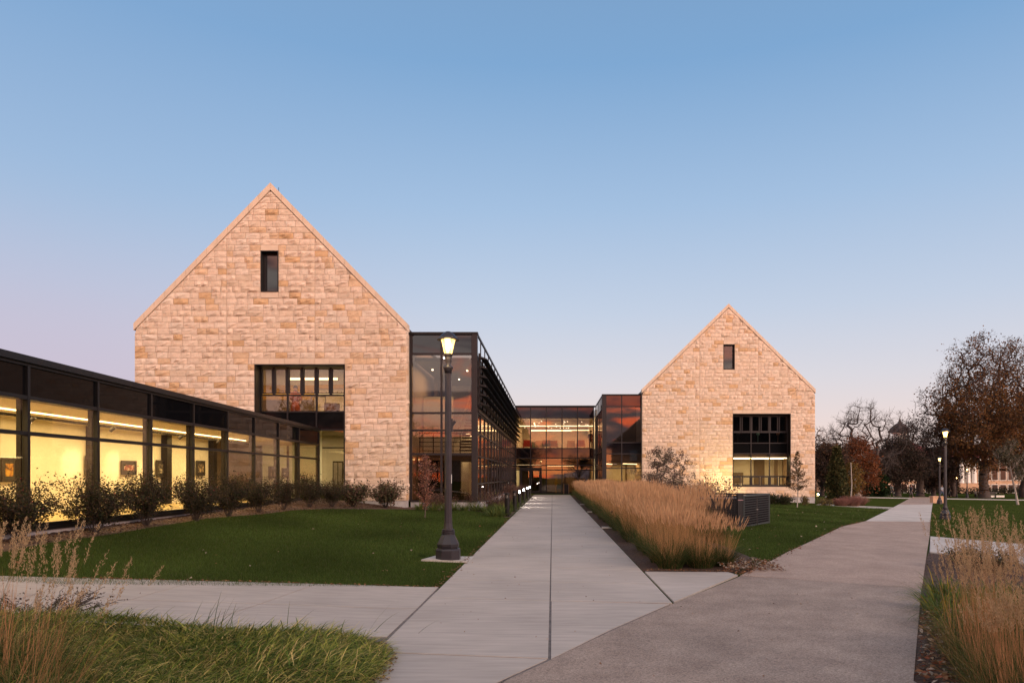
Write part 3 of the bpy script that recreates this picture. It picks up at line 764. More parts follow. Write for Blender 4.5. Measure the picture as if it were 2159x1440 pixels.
# rooftop screen frame (sky shows through)
m = MB()
m.bar((XWL - .03, YW, ZT - .05), (XWL - .03, YC, ZT - .05), .07, .10); m.bar((XWL - .03, YW, 7.05), (XWL - .03, YC, 7.05), .06, .08)
for u in us: m.bar((XWL - .03, YW + u, 7.05), (XWL - .03, YW + u, ZT - .06), .05)
m.build('rooftop_screen', M['bronze'], gb)
# sun-shade blades on brackets
for k, z in enumerate((7.00, 6.58, 6.16, 5.74, 5.33, 4.92)):
    V = [(.05, .02), (.12, .055), (.38, .035), (.44, .0), (.38, -.02), (.12, -.03)]
    tl = R(-16); pr = [(XWL + .04 + u * math.cos(tl) - v * math.sin(tl), z + u * math.sin(tl) + v * math.cos(tl)) for u, v in V]
    MB().prism(pr, 'y', YW + .05, YC - .1).build('sunshade_blade', M['black'], gb)
br = MB()
for u in us[:-1]:
    br.box(XWL + .02, XWL + .10, YW + u - .03, YW + u + .03, 4.75, 7.2)
bo = br.build('shade_bracket', M['bronze'], gb)
st = MB()
for u in us[:-1]:
    for z in (7.00, 6.58, 6.16, 5.74, 5.33, 4.92):
        for dx in (.16, .26): st.lathe([(.0, -.012), (.022, -.01), (.022, .01), (0, .012)], 6, (XWL + dx, YW + u - .05, z - .04))
st.build('bolt', M['steel'], bo)
MB().box(XWL - .1, XWL + .06, YW + .25, YC - .05, 4.52, 4.66).build('ledge', M['bronze'], gb)
MB().box(X1 + .05, XWL + .02, YW + .02, YW + .5, -.6, .44).box(XWL - .3, XWL + .02, YW + .5, YC, -.6, .38).build('foundation', M['foundation'], gb)
# entrance front
sC = YC / F
zC = lambda py: CAMZ - (py - PY) * sC
xC = lambda px: (px - PX) * sC
ucs = [XWL, xC(1118.7), xC(1151.7), xC(1185), xC(1217.7), xC(1251.5)]
zsC = [.02, zC(990.5), zC(981), zC(965.6), zC(945), zC(881), zC(858.5)]
def kC(i, j):
    if i == 0 and j == 0: return None
    if j in (2, 3): return 'spandrel' if j == 3 else 'glass'
    return 'spandrel' if j == 5 else 'glass'
curtain(gb, (0, YC, 0), (1, 0, 0), ucs, zsC, kC, nrm=(0, 1, 0), w=.09)
MB().box(XWL, XWR, YC - .06, YC + .3, zC(858.5), ZT + .06).build('parapet_cap', M['black'], gb)
# double doors
dw = MB(); dx0, dx1 = xC(1097.5), xC(1140)
dw.box(dx0 - .1, dx0, YC - .25, YC + .1, .02, 2.25).box(dx1, dx1 + .1, YC - .25, YC + .1, .02, 2.25).box(dx0 - .1, dx1 + .1, YC - .25, YC + .1, 2.25, 2.4)
ds = dw.build('door_surround', M['bronze'], gb)
mid_ = (dx0 + dx1) / 2
for a_, b_ in ((dx0 + .01, mid_ - .01), (mid_ + .01, dx1 - .01)):
    mm = MB().box(a_, b_, YC - .15, YC - .09, .03, .25).box(a_, b_, YC - .15, YC - .09, 2.1, 2.24).box(a_, a_ + .13, YC - .15, YC - .09, .25, 2.1).box(b_ - .13, b_, YC - .15, YC - .09, .25, 2.1)
    mm.build('door', M['bronze'], ds); MB().box(a_ + .13, b_ - .13, YC - .13, YC - .115, .25, 2.1).build('door_pane', M['glass'], ds)
    hx = b_ - .08 if a_ < mid_ - .5 else a_ + .08
    MB().tube([(hx, YC - .2, .9), (hx, YC - .2, 1.4)], .02, 6).build('handle', M['steel'], ds)
# right wing front and its side
s2 = YW2 / F
zV = lambda py: CAMZ - (py - PY) * s2
xV = lambda px: (px - PX) * s2
zs2 = [-.05, zV(987), zV(956.5), zV(933), zV(857), zV(832)]
curtain(gb, (0, YW2, 0), (1, 0, 0), [XWR + .28, xV(1311), XR(1354) + .09], zs2, lambda i, j: ['glass', 'glass', 'spandrel', 'glass', 'spandrel'][j], nrm=(0, 1, 0), w=.08)
MB().box(XWR - .02, XWR + .3, YW2 - .06, YW2 + .2, -.05, ZT - .1).build('corner_column', M['bronze'], gb)
MB().box(XWR - .04, X2 + .1, YW2 - .09, YW2 + .3, ZT - .1, ZT).build('parapet_cap', M['black'], gb)
curtain(gb, (XWR, YW2, 0), (0, 1, 0), [.25, 2.3, 4.4, 6.5, 8.2, YC - YW2], [0, zV(987), 2.4, 3.6, 7.0], lambda i, j: 'glass', nrm=(1, 0, 0), w=.07)
m = MB(); m.bar((XWR + .03, YW2, ZT - .05), (XWR + .03, YC, ZT - .05), .07, .1)
for u in (.25, 1.3, 2.3, 3.3, 4.4, 5.4, 6.5, 8.2, 9.5): m.bar((XWR + .03, YW2 + u, 7.0), (XWR + .03, YW2 + u, ZT - .06), .05)
m.build('rooftop_screen', M['bronze'], gb)
MB().box(XWR - .02, X2 + .1, YW2 + .02, YW2 + .5, -.9, -.09).build('foundation', M['foundation'], gb)
# floors, ceilings, inner walls of the glass building
MB().box(XWL, XWR, YC + .2, YC + 16, -.1, .0).build('lobby_floor', M['floorin'], gb)
MB().box(X1 + .1, XWL - .1, YW + .3, YC, .2, .42).build('wing_floor', M['floorin'], gb)
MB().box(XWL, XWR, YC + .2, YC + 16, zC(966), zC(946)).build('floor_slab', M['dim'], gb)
MB().box(XWL, XWR, YC + .2, YC + 16, zC(880), zC(880) + .2).build('lobby_ceiling', M['ceiling'], gb)
MB().box(XWL - 3, XWR + 3, YC + 15, YC + 15.2, 0, 7.8).build('back_wall', M['cream'], gb)
MB().box(XWL - .2, XWL, YC + .2, YC + 15, 0, 7.8).box(XWR, XWR + .2, YC + .2, YC + 15, 0, 7.8).build('inner_wall', M['cream'], gb)
MB().box(xC(1152), xC(1216), YC + 7.0, YC + 7.1, .0, 2.9).build('glazed_partition', M['dim'], gb)
for (yy, zz, a_, b_) in ((1.0, 6.70 - .35, 1087, 1251), (6.5, 6.75, 1119, 1204), (11, 6.6, 1118, 1250), (12, 6.6, 1118, 1205)):
    s5 = (YC + yy) / F; MB().box((a_ - PX) * s5, (b_ - PX) * s5, YC + yy, YC + yy + .09, zz - .05, zz + .02).build('led_strip', M['led'], gb)
s5 = (YC + 1) / F; MB().box((1125 - PX) * s5, (1125 - PX) * s5 + .09, YC + 1.1, YC + 6.4, 6.60, 6.67).build('led_strip', M['led'], gb)
for (yy, a_, b_) in ((.9, 1089, 1142), (1.5, 1154, 1223), (1.6, 1225, 1250), (5, 1154, 1210)):
    s5 = (YC + yy) / F; MB().box((a_ - PX) * s5, (b_ - PX) * s5, YC + yy, YC + yy + .09, 2.62, 2.68).build('led_strip', M['led'], gb)
rr = random.Random(3)
for i in range(26):
    x = rr.uniform(XWL + .3, XWR - .3); y = YC + rr.uniform(2, 13)
    MB().lathe([(0, -.03), (.04, -.03), (.04, 0), (0, 0)], 8, (x, y, 6.9)).build('downlight', M['spotlamp'], gb)
for i, (px, yy, col) in enumerate(((1112, 3, (.45, .04, .03)), (1138, 4, (.30, .25, .18)), (1152, 3, (.05, .14, .16)), (1167, 4, (.35, .17, .10)), (1204, 4, (.3, .22, .16)), (1224, 3, (.42, .10, .08)), (1128, 6, (.10, .15, .14)))):
    s5 = (YC + yy) / F; x = (px - PX) * s5; zf = zC(946)
    a_ = MB().box(x - .35, x + .35, YC + yy - .3, YC + yy + .3, zf + .35, zf + .5).box(x - .38, x + .38, YC + yy - .38, YC + yy - .28, zf + .3, zf + .95).box(x - .42, x - .35, YC + yy - .3, YC + yy + .3, zf + .1, zf + .65).box(x + .35, x + .42, YC + yy - .3, YC + yy + .3, zf + .1, zf + .65)
    a_.build('lounge_chair', solid('chair_fabric_%s' % 'abcdefg'[i], col), gb, bevel=.03)
# stair and landing seen through the left wing front
MB().box(X1 + .1, XWL - .1, YW + 9.2, YW + 9.4, .42, 7.0).build('stair_wall', M['cream'], gb)
MB().box(X1 + .12, XWL - .12, YW + 1.2, YW + 5.2, 2.35, 2.62).build('landing', M['dim'], gb)
MB().box(xW(866), xW(935), YW + 3.2, YW + 3.4, 2.62, 5.55).build('landing_wall', M['cream'], gb)
hr = MB()
for x in np.linspace(X1 + .25, XWL - .3, 5): hr.bar((x, YW + 1.2, 2.62), (x, YW + 1.2, 3.62), .04)
for z in (3.62, 3.4, 3.2, 3.0, 2.8): hr.bar((X1 + .2, YW + 1.2, z), (XWL - .25, YW + 1.2, z), .03 if z < 3.6 else .05)
hr.build('guard_rail', M['black'], gb)
sg = MB()
for i in range(12): sg.box(xW(955), xW(985), YW + 1.9 + i * .25, YW + 2.2 + i * .25, 2.65 + i * .165, 2.72 + i * .165)
sg.bar((xW(950), YW + 1.8, 3.6), (xW(964), YW + 4.6, 5.5), .05)
sg.build('stair', M['dim'], gb)
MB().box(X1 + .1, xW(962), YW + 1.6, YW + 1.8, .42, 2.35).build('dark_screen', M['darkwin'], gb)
MB().box(XWL - 1.05, XWL - .75, YW + 3.0, YW + 3.1, .42, 2.3).build('lit_partition', M['cream'], gb)
for (x, y) in ((884, 720 + 63), (912, 780), (937, 755), (950, 812), (968, 800), (926, 816), (897, 790), (985, 782)):
    yy = 5.23 * F / (PY - y); s5 = yy / F; MB().lathe([(0, -.02), (.045, -.02), (.045, .02), (0, .02)], 8, ((x - PX) * s5, yy, 6.83)).build('downlight', M['spotlamp'], gb)
MB().box(X1 + .1, XWL - .1, YW + .3, YW + 5.2, 6.85, 6.84 + .01).build('wing_ceiling', M['ceiling'], gb) if False else None
for k in range(5):
    MB().box(XWL - 1.3, XWL - 1.22, YW + 6 + k * 5.4, YW + 10 + k * 5.4, 3.9, 3.96).build('led_strip', M['led'], gb)
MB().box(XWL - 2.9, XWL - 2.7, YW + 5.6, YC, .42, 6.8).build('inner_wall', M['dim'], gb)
# right wing rooms
MB().box(XWR + .1, X2 + 2, YW2 + 4.4, YW2 + 4.6, -.05, 2.62).build('room_wall', M['cream'], gb)
MB().box(XWR + .12, X2 + 2, YW2 + .25, YW2 + 4.4, zV(975) , zV(957)).build('floor_slab', M['dim'], gb)
MB().box(XWR + .12, X2 + 2, YW2 + .25, YW2 + 4.4, -.09, -.02).build('room_floor', M['floorin'], gb)
MB().box(XWR + .1, X2 + 2, YW2 + 3.5, YW2 + 3.7, zV(957), 7.6).build('dark_wall', M['dim'], gb)
for (a_, b_) in ((1274, 1290), (1314, 1344)):
    MB().bar(((a_ - PX) * (YW2 + .8) / F, YW2 + .8, zV(977)), ((b_ - PX) * (YW2 + 3.4) / F, YW2 + 3.4, zV(977)), .09, .06).build('led_strip', M['led'], gb)
MB().box(xV(1330), xV(1334), YW2 + 4.2, YW2 + 4.35, -.05, 2.6).build('column', M['dim'], gb)

def area(name, loc, size, sizey, energy, col, rot=(0, 0, 0)):
    l = bpy.data.lights.new(name, 'AREA'); l.shape = 'RECTANGLE'; l.size = size; l.size_y = sizey; l.energy = energy; l.color = col
    o = bpy.data.objects.new(name, l); C.objects.link(o); o.location = loc; o.rotation_euler = rot; return o
WARM = (1, .70, .30)
area('room_light', (-12.5, YL + 3, 3.7), 5, 3, 190, (1, .76, .38))
area('room_light', (-12.5, YL + 3, 7.1), 5, 3, 230, (1, .70, .34))
area('room_light', (-5, YW + 2.8, 6.8), 2, 3, 85, (1, .74, .40))
area('room_light', (-4.6, YW + 2.6, 2.3), 1, 1, 7, (1, .74, .40))
area('room_light', (-4.7, 50, 3.9), 1.2, 26, 110, (1, .66, .30))
area('room_light', (.2, YC + 7, 6.85), 6, 12, 520, (1, .66, .33))
area('room_light', (.2, YC + 4, 2.66), 6, 7, 150, (1, .68, .28))
area('room_light', (6, YW2 + 2.6, 2.55), 3, 2.4, 90, (1, .72, .30))
area('room_light', (16, YR + 3.6, zc), 8, 3, 170, (1, .76, .38))

# ------------------------------------------------------------------ gallery corridor
gc = thing('gallery_building', 'low glass walled gallery lit warm yellow inside, running left of the lawn', 'building')
def CX(y): return -8.59 - .054 * y
cdir = Vector((-.054, 1, 0)).normalized(); cn = Vector((-1, -.054, 0)).normalized()      # along, inward
yp = [5.9, 8.2, 10.4, 12.6, 14.71, 16.87, 19.1, 21.37, 23.6, 26.03, 28.5, 31.42]
O = Vector((CX(5.9), 5.9, 0)); ul = [(y - 5.9) / cdir.y for y in yp]
cm = Matrix(((cdir.x, cn.x, 0, O.x), (cdir.y, cn.y, 0, O.y), (0, 0, 1, 0), (0, 0, 0, 1)))
zG = [.72, 2.36, 2.99, 3.58]
curtain(gc, O, cdir, ul, zG, lambda i, j: ['gglass', 'gglass', 'gspandrel'][j], nrm=cn, w=.07, d=.10, mat='black')
LG = ul[-1]
MB().box(-.1, LG, -.06, 3.2, 3.60, 3.72, cm).build('roof', M['black'], gc)
MB().box(-.1, LG, -.03, .2, .622, .69, cm).build('base_rail', M['black'], gc)
MB().box(-.1, LG, .02, .4, -.3, .62, cm).build('foundation', M['foundation'], gc)
MB().box(-.1, LG, .2, 3.2, .4, .70, cm).build('gallery_floor', M['floorin'], gc)
MB().box(-.1, LG, .25, 3.2, 2.96, 3.10, cm).build('gallery_ceiling', M['ceiling'], gc)
MB().box(-.1, LG - 4.1, 2.95, 3.15, .7, 2.96, cm).build('gallery_wall', M['cream'], gc)
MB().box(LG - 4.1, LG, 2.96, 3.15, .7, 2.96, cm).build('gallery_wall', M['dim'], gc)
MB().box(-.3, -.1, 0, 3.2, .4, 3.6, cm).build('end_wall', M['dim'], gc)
for i, u in enumerate(ul[1:-1]):
    MB().box(u - .05, u + .05, .11, .19, .7, 2.96, cm).build('steel_fin', M['bronze'], gc)
for y in (10.2, 13.6 + 2.1, 19.5, 23.6, 27.2):
    u = (y - 5.9); MB().box(u - .16, u + .16, 2.75, 2.945, .7, 2.955, cm).build('wall_column', M['bronze'], gc)
MB().box(.5, LG - 4.4, 1.56, 1.59, 2.935, 2.958, cm).build('led_strip', M['led'], gc)
MB().box(.5, LG - 2.2, 2.25, 2.30, 2.90, 2.955, cm).build('light_track', M['bronze'], gc)
al = area('gallery_light', cm @ Vector((LG / 2 - 2, 1.6, 2.90)), 1.1, LG - 5, 600, (1, .75, .37)); al.rotation_euler = (0, 0, math.atan2(-cdir.x, cdir.y))
# track heads with real spots on the pictures
def back_at(px):
    r = (px - PX) / F; y = -(8.59 + 2.95) / (r + .054); return y
pics = [(14, 965, 1016, 17, 'autumn'), (188, 961, 1003, 12, 'sunflower'), (268, 971, 1001, 16, 'red'), (337, 970, 1006, 11, 'mono'), (420, 971, 1003, 9, 'mono2')]
PICC = {'autumn': ((.35, .14, .02), (.5, .30, .05), (.06, .03, .02)), 'sunflower': ((.30, .40, .42), (.6, .35, .03), (.7, .65, .5)), 'red': ((.30, .03, .02), (.45, .40, .33), (.05, .02, .02)),
        'mono': ((.10, .08, .06), (.55, .48, .36), (.03, .02, .02)), 'mono2': ((.12, .09, .06), (.6, .45, .25), (.03, .02, .02)), 'sepia': ((.2, .14, .07), (.4, .3, .16), (.05, .04, .03))}
LBL = ['black framed picture of orange autumn colours, nearest on the gallery wall', 'black framed picture with a yellow flower on a pale ground, gallery wall', 'wide black framed picture of a red building, gallery wall',
       'tall black framed black and white print with pale middle, gallery wall', 'small black framed dark print with warm centre, last on the gallery wall']
def picture(label, loc, rz, w, h, key, grp='framed pictures in the gallery'):
    t = thing('framed_picture', label, 'picture', loc, rz, grp)
    m = MB(); f = .05
    m.box(-w / 2, w / 2, 0, .04, -h / 2, -h / 2 + f).box(-w / 2, w / 2, 0, .04, h / 2 - f, h / 2).box(-w / 2, -w / 2 + f, 0, .04, -h / 2 + f, h / 2 - f).box(w / 2 - f, w / 2, 0, .04, -h / 2 + f, h / 2 - f)
    m.build('picture_frame', M['frame'], t)
    MB().box(-w / 2 + f, w / 2 - f, .015, .035, -h / 2 + f, h / 2 - f).build('mount', M['mat'], t)
    mt, nt, p = new_mat('print_' + key); N, L = nt.nodes, nt.links
    tc = N.new('ShaderNodeTexCoord'); n = N.new('ShaderNodeTexNoise'); n.inputs['Scale'].default_value = 9; n.inputs['Detail'].default_value = 5; L.new(tc.outputs['Object'], n.inputs['Vector'])
    r = N.new('ShaderNodeValToRGB'); a, b, c = PICC[key]; r.color_ramp.elements.new(.5)
    for e, (q, cc) in zip(r.color_ramp.elements, ((.38, c), (.5, a), (.62, b))): e.position = q; e.color = (*cc, 1)
    L.new(n.outputs[0], r.inputs[0]); L.new(r.outputs[0], p.inputs['Base Color'])
    q = .13
    MB().box(-w / 2 + q, w / 2 - q, .008, .016, -h / 2 + q, h / 2 - q).build('print', mt, t)
    return t
for k, (px, t0, t1, hw, key) in enumerate(pics):
    y = back_at(px); x = (px - PX) / F * y; s5 = y / F
    # foreshortened on a receding wall: width along the wall
    wpx = hw * 2; wall_w = wpx * s5 / abs((px - PX) / F + .054) * .98
    wall_w = min(wall_w, .95)
    zc_ = CAMZ - ((t0 + t1) / 2 - PY) * s5; hh = (t1 - t0) * s5
    picture(LBL[k], (x + .075, y, zc_), -PI / 2 + .054 + PI, wall_w, hh, key)
    for du in (0,):
        l = bpy.data.lights.new('picture_spot', 'SPOT'); l.energy = 150; l.color = (1, .82, .50); l.spot_size = R(44); l.spot_blend = .7; l.shadow_soft_size = .03
        lo = bpy.data.objects.new('picture_spot', l); C.objects.link(lo); P = Vector((x + .95, y - .5, 2.80)); lo.location = P
        lo.rotation_euler = (Vector((x + .08, y - .75, zc_ + .2)) - P).to_track_quat('-Z', 'Y').to_euler()
        MB().tube([P + Vector((.04, .02, .10)), P + Vector((-.06, -.02, -.01))], .045, 8).build('track_head', M['bronze'], gc)
for px, k, lb in ((573, 'sepia', 'tall narrow framed picture on the lobby wall seen through the gallery end'), (602, 'mono', 'squarish dark framed picture on the lobby wall seen through the gallery end')):
    y = YL + 6.5; s5 = y / F
    picture(lb, ((px - PX) * s5, y - .06, CAMZ - (995.5 - PY) * s5), 0, .32 if px == 573 else .38, .64 if px == 573 else .46, k, 'framed pictures in the gallery')

# ------------------------------------------------------------------ vegetation generators
def blades(rng, base, az, lean, curl, L, W, segs, c0, c1, cvar=.15, twist=.6, pick=None):
    n = len(base); h = np.stack([np.cos(az), np.sin(az), np.zeros(n)], 1); P = np.array(base, float)
    wa = az + PI / 2 + rng.normal(0, twist, n); wv = np.stack([np.cos(wa), np.sin(wa), np.zeros(n)], 1)
    V = np.zeros((n, segs + 1, 2, 3)); 
    for k in range(segs + 1):
        t = k / segs; w = W * (1 - t) ** .6 * .5 if k < segs else W * .04
        V[:, k, 0] = P - wv * w[:, None]; V[:, k, 1] = P + wv * w[:, None]
        th = lean + curl * (t + .5 / segs)
        P = P + (L / segs)[:, None] * (np.sin(th)[:, None] * h + np.cos(th)[:, None] * np.array([0, 0, 1.]))
    idx = np.arange(n * (segs + 1) * 2).reshape(n, segs + 1, 2)
    Fc = np.stack([idx[:, :-1, 0], idx[:, :-1, 1], idx[:, 1:, 1], idx[:, 1:, 0]], -1).reshape(-1, 4)
    t = np.linspace(0, 1, segs + 1)[None, :, None, None]
    c0 = np.asarray(c0, float).reshape(-1, 3); c1 = np.asarray(c1, float).reshape(-1, 3)
    col = c0[:, None, None, :] * (1 - t) + c1[:, None, None, :] * t
    col = np.broadcast_to(col, (n, segs + 1, 2, 3)) * (1 + rng.uniform(-cvar, cvar, (n, 1, 1, 1)))
    return V.reshape(-1, 3), Fc, col.reshape(-1, 3), P
def joinm(parts):
    Vs, Fs, Cs = [], [], []; b = 0
    for V, Fc, c in parts: Vs.append(V); Fs.append(Fc + b); Cs.append(c); b += len(V)
    return np.concatenate(Vs), np.concatenate(Fs), np.concatenate(Cs)
def leaves(rng, P, size, col, cvar=.25, asp=.5, droop=0.):
    n = len(P); a = rng.normal(size=(n, 3)); a[:, 2] -= droop; a /= np.linalg.norm(a, axis=1)[:, None]
    b = rng.normal(size=(n, 3)); b -= (b * a).sum(1)[:, None] * a; b /= np.linalg.norm(b, axis=1)[:, None]
    s = size * rng.uniform(.6, 1.25, (n, 1)); P = np.asarray(P)
    V = np.stack([P, P + a * s * .5 + b * s * asp * .5, P + a * s, P + a * s * .5 - b * s * asp * .5], 1).reshape(-1, 3)
    Fc = np.arange(n * 4).reshape(-1, 4); col = np.asarray(col, float).reshape(-1, 3)
    c = np.broadcast_to(col, (n, 3)) * (1 + rng.uniform(-cvar, cvar, (n, 1))) * (1 + rng.uniform(-.08, .08, (n, 3)))
    return V, Fc, np.repeat(c, 4, 0)
def tubes(P0, P1, R0, R1, n=4):
    P0, P1 = np.asarray(P0), np.asarray(P1); R0, R1 = np.asarray(R0), np.asarray(R1); d = P1 - P0; L = np.linalg.norm(d, axis=1)[:, None] + 1e-9; d = d / L
    u = np.where(np.abs(d[:, 2:3]) > .9, np.array([[1., 0, 0]]), np.array([[0, 0, 1.]])); a = np.cross(d, u); a /= np.linalg.norm(a, axis=1)[:, None]; b = np.cross(a, d)
    k = np.arange(n) * 2 * PI / n; m = len(P0)
    ring = a[:, None] * np.cos(k)[None, :, None] + b[:, None] * np.sin(k)[None, :, None]
    V = np.stack([P0[:, None] + ring * R0[:, None, None], P1[:, None] + ring * R1[:, None, None]], 1)
    idx = np.arange(m * 2 * n).reshape(m, 2, n); nx = np.roll(idx, -1, 2)
    Fc = np.stack([idx[:, 0], nx[:, 0], nx[:, 1], idx[:, 1]], -1).reshape(-1, 4)
    return V.reshape(-1, 3), Fc
def grow(rng, H, trunk=.25, r0=.2, depth=4, spread=.7, kids=(3, 5), up=.25, ratio=.68, wig=.16, lean=0., base=(0, 0, 0), first=None, minr=.006):
    """recursive branching; returns trunk segments, limb segments and twig points"""
    seg = {'trunk': [], 'limb': []}; tips = []
    def br(p, d, L, r, lv):
        n = 4 if lv == 0 else 3; pts = [p]; rr = [r]
        for i in range(n):
            d = d + np.array([rng.gauss(0, wig), rng.gauss(0, wig), rng.gauss(0, wig * .6) + (up * .25 if lv else 0)]) * (1 if lv else .35); d = d / np.linalg.norm(d)
            q = p + d * L / n; r2 = max(minr, r * (1 - (.35 if lv < depth else .7) * (i + 1) / n))
            seg['trunk' if lv == 0 else 'limb'].append((p, q, rr[-1], r2)); p = q; pts.append(p); rr.append(r2)
            if lv >= depth - 1: tips.append(p)
        if lv >= depth: return
        nk = rng.randint(*kids) + (1 if lv == 0 else 0)
        for k in range(nk):
            f = rng.uniform(.55, 1.0) if lv == 0 and first is None else rng.uniform(.25, 1.0)
            if lv == 0 and first is not None: f = rng.uniform(first, 1.0)
            if k == 0: f = 1.0
            i = min(n - 1, int(f * n)); t = f * n - i; b = pts[i] * (1 - t) + pts[i + 1] * t if i < n else pts[-1]
            ang = rng.uniform(.35, 1.0) * spread * (1.0 if k else .35); az = 2 * PI * (k + rng.random()) / nk
            u = np.cross(d, [0, 0, 1.]); 
            if np.linalg.norm(u) < .1: u = np.array([1., 0, 0])
            u = u / np.linalg.norm(u); v = np.cross(d, u)
            nd = d * math.cos(ang) + (u * math.cos(az) + v * math.sin(az)) * math.sin(ang); nd[2] += up * .3; nd = nd / np.linalg.norm(nd)
            br(b, nd, L * ratio * rng.uniform(.75, 1.15) * (H * (1 - trunk) / (H * trunk) * .5 if lv == 0 else 1), rr[i] * (.72 if k == 0 else .55), lv + 1)
    br(np.array(base, float), np.array([lean, 0, 1.]) / math.hypot(lean, 1), H * trunk, r0, 0)
    return seg, np.array(tips)
def seg_arrays(s):
    return (np.array([a[0] for a in s]), np.array([a[1] for a in s]), np.array([a[2] for a in s]), np.array([a[3] for a in s]))
def make_tree(name, label, cat, loc, H, seed, col, nleaf, lsize, bark='bark', group=None, width=None, clump=.35, droop=0., cz=None, rz=0., **kw):
    rng = random.Random(seed); nr = np.random.RandomState(seed); g = dict(kw)
    seg, tips = grow(rng, H, **g)
    zmax = tips[:, 2].max(); sz = H / zmax; hw = np.percentile(np.abs(tips[:, :2]), 97); sx = (width / hw) if width else sz
    sc = np.array([sx, sx, sz])
    t = thing(name, label, cat, loc, rz, group)
    for nm in ('trunk', 'limb'):
        if not seg[nm]: continue
        P0, P1, R0, R1 = seg_arrays(seg[nm]); 
        if nm == 'trunk': R0 = R0.copy(); R0[0] *= 1.5
        V, Fc = tubes(P0 * sc, P1 * sc, R0, R1, 7 if nm == 'trunk' else 4)
        np_obj('trunk' if nm == 'trunk' else 'branches', V, Fc, M[bark], t, smooth=True)
    if nleaf:
        tp = tips * sc
        if cz is not None: 
            w = np.clip((tp[:, 2] - H * cz[0]) / (H * (cz[1] - cz[0]) + 1e-6), 0.03, 1) if cz[1] > cz[0] else np.clip((H * cz[0] - tp[:, 2]) / (H * (cz[0] - cz[1])), .03, 1)
            w = w / w.sum(); ii = nr.choice(len(tp), nleaf, p=w)
        else: ii = nr.randint(0, len(tp), nleaf)
        P = tp[ii] + nr.normal(0, clump, (nleaf, 3)); P[:, 2] = np.maximum(P[:, 2], .1)
        cc = np.asarray(col, float).reshape(-1, 3); cl = cc[(nr.randint(0, len(cc), nleaf) + ii) % len(cc)] if len(cc) > 1 else cc
        V, Fc, cv = leaves(nr, P, lsize, cl, .3, .6, droop)
        np_obj('crown', V, Fc, M['leaf'], t, cv)
    return t
def spire_tree(name, label, loc, H, W, seed, col, nleaf, lsize, bark, z0=.2, nb=60, ang=.9, prof=None, lean=.02):
    r = np.random.RandomState(seed); t = thing(name, label, 'tree', loc)
    zs = np.linspace(0, H, 9); pts = [Vector((lean * H * math.sin(z * 1.3) * .5, lean * H * math.cos(z * 1.7) * .3, z)) for z in zs]
    MB().tube(pts, list(np.linspace(H * .011, .006, 9)), 7).build('trunk', M[bark], t)
    f = np.sort(r.uniform(0, 1, nb)); zz = H * (z0 + (1 - z0) * f); a = np.arange(nb) * 2.4 + r.normal(0, .4, nb); L = W * np.interp(f, *prof) * r.uniform(.65, 1.15, nb)
    P0 = np.stack([0 * a, 0 * a, zz], 1); segs0, segs1, tips = [], [], []
    for k in range(nb):
        d = np.array([math.cos(a[k]) * math.sin(ang), math.sin(a[k]) * math.sin(ang), math.cos(ang)]); p = P0[k]
        for i in range(4):
            d = d + r.normal(0, .12, 3); d /= np.linalg.norm(d); q = p + d * L[k] / math.sin(ang) / 4; segs0.append(p); segs1.append(q); tips.append(q); tips.append((p + q) / 2)
            e = d + r.normal(0, .5, 3); e /= np.linalg.norm(e); m = q + e * L[k] * .18; segs0.append(q); segs1.append(m); tips.append(m); p = q
    n = len(segs0); V, Fc = tubes(segs0, segs1, np.full(n, .006), np.full(n, .003), 3); np_obj('branches', V, Fc, M['darkbark'], t)
    tips = np.array(tips); ii = r.randint(0, len(tips), nleaf); P = tips[ii] + r.normal(0, .035, (nleaf, 3)); cc = np.asarray(col)
    V, Fc, cv = leaves(r, P, lsize, cc[r.randint(0, len(cc), nleaf)], .3, .55); np_obj('crown', V, Fc, M['leaf'], t, cv); return t
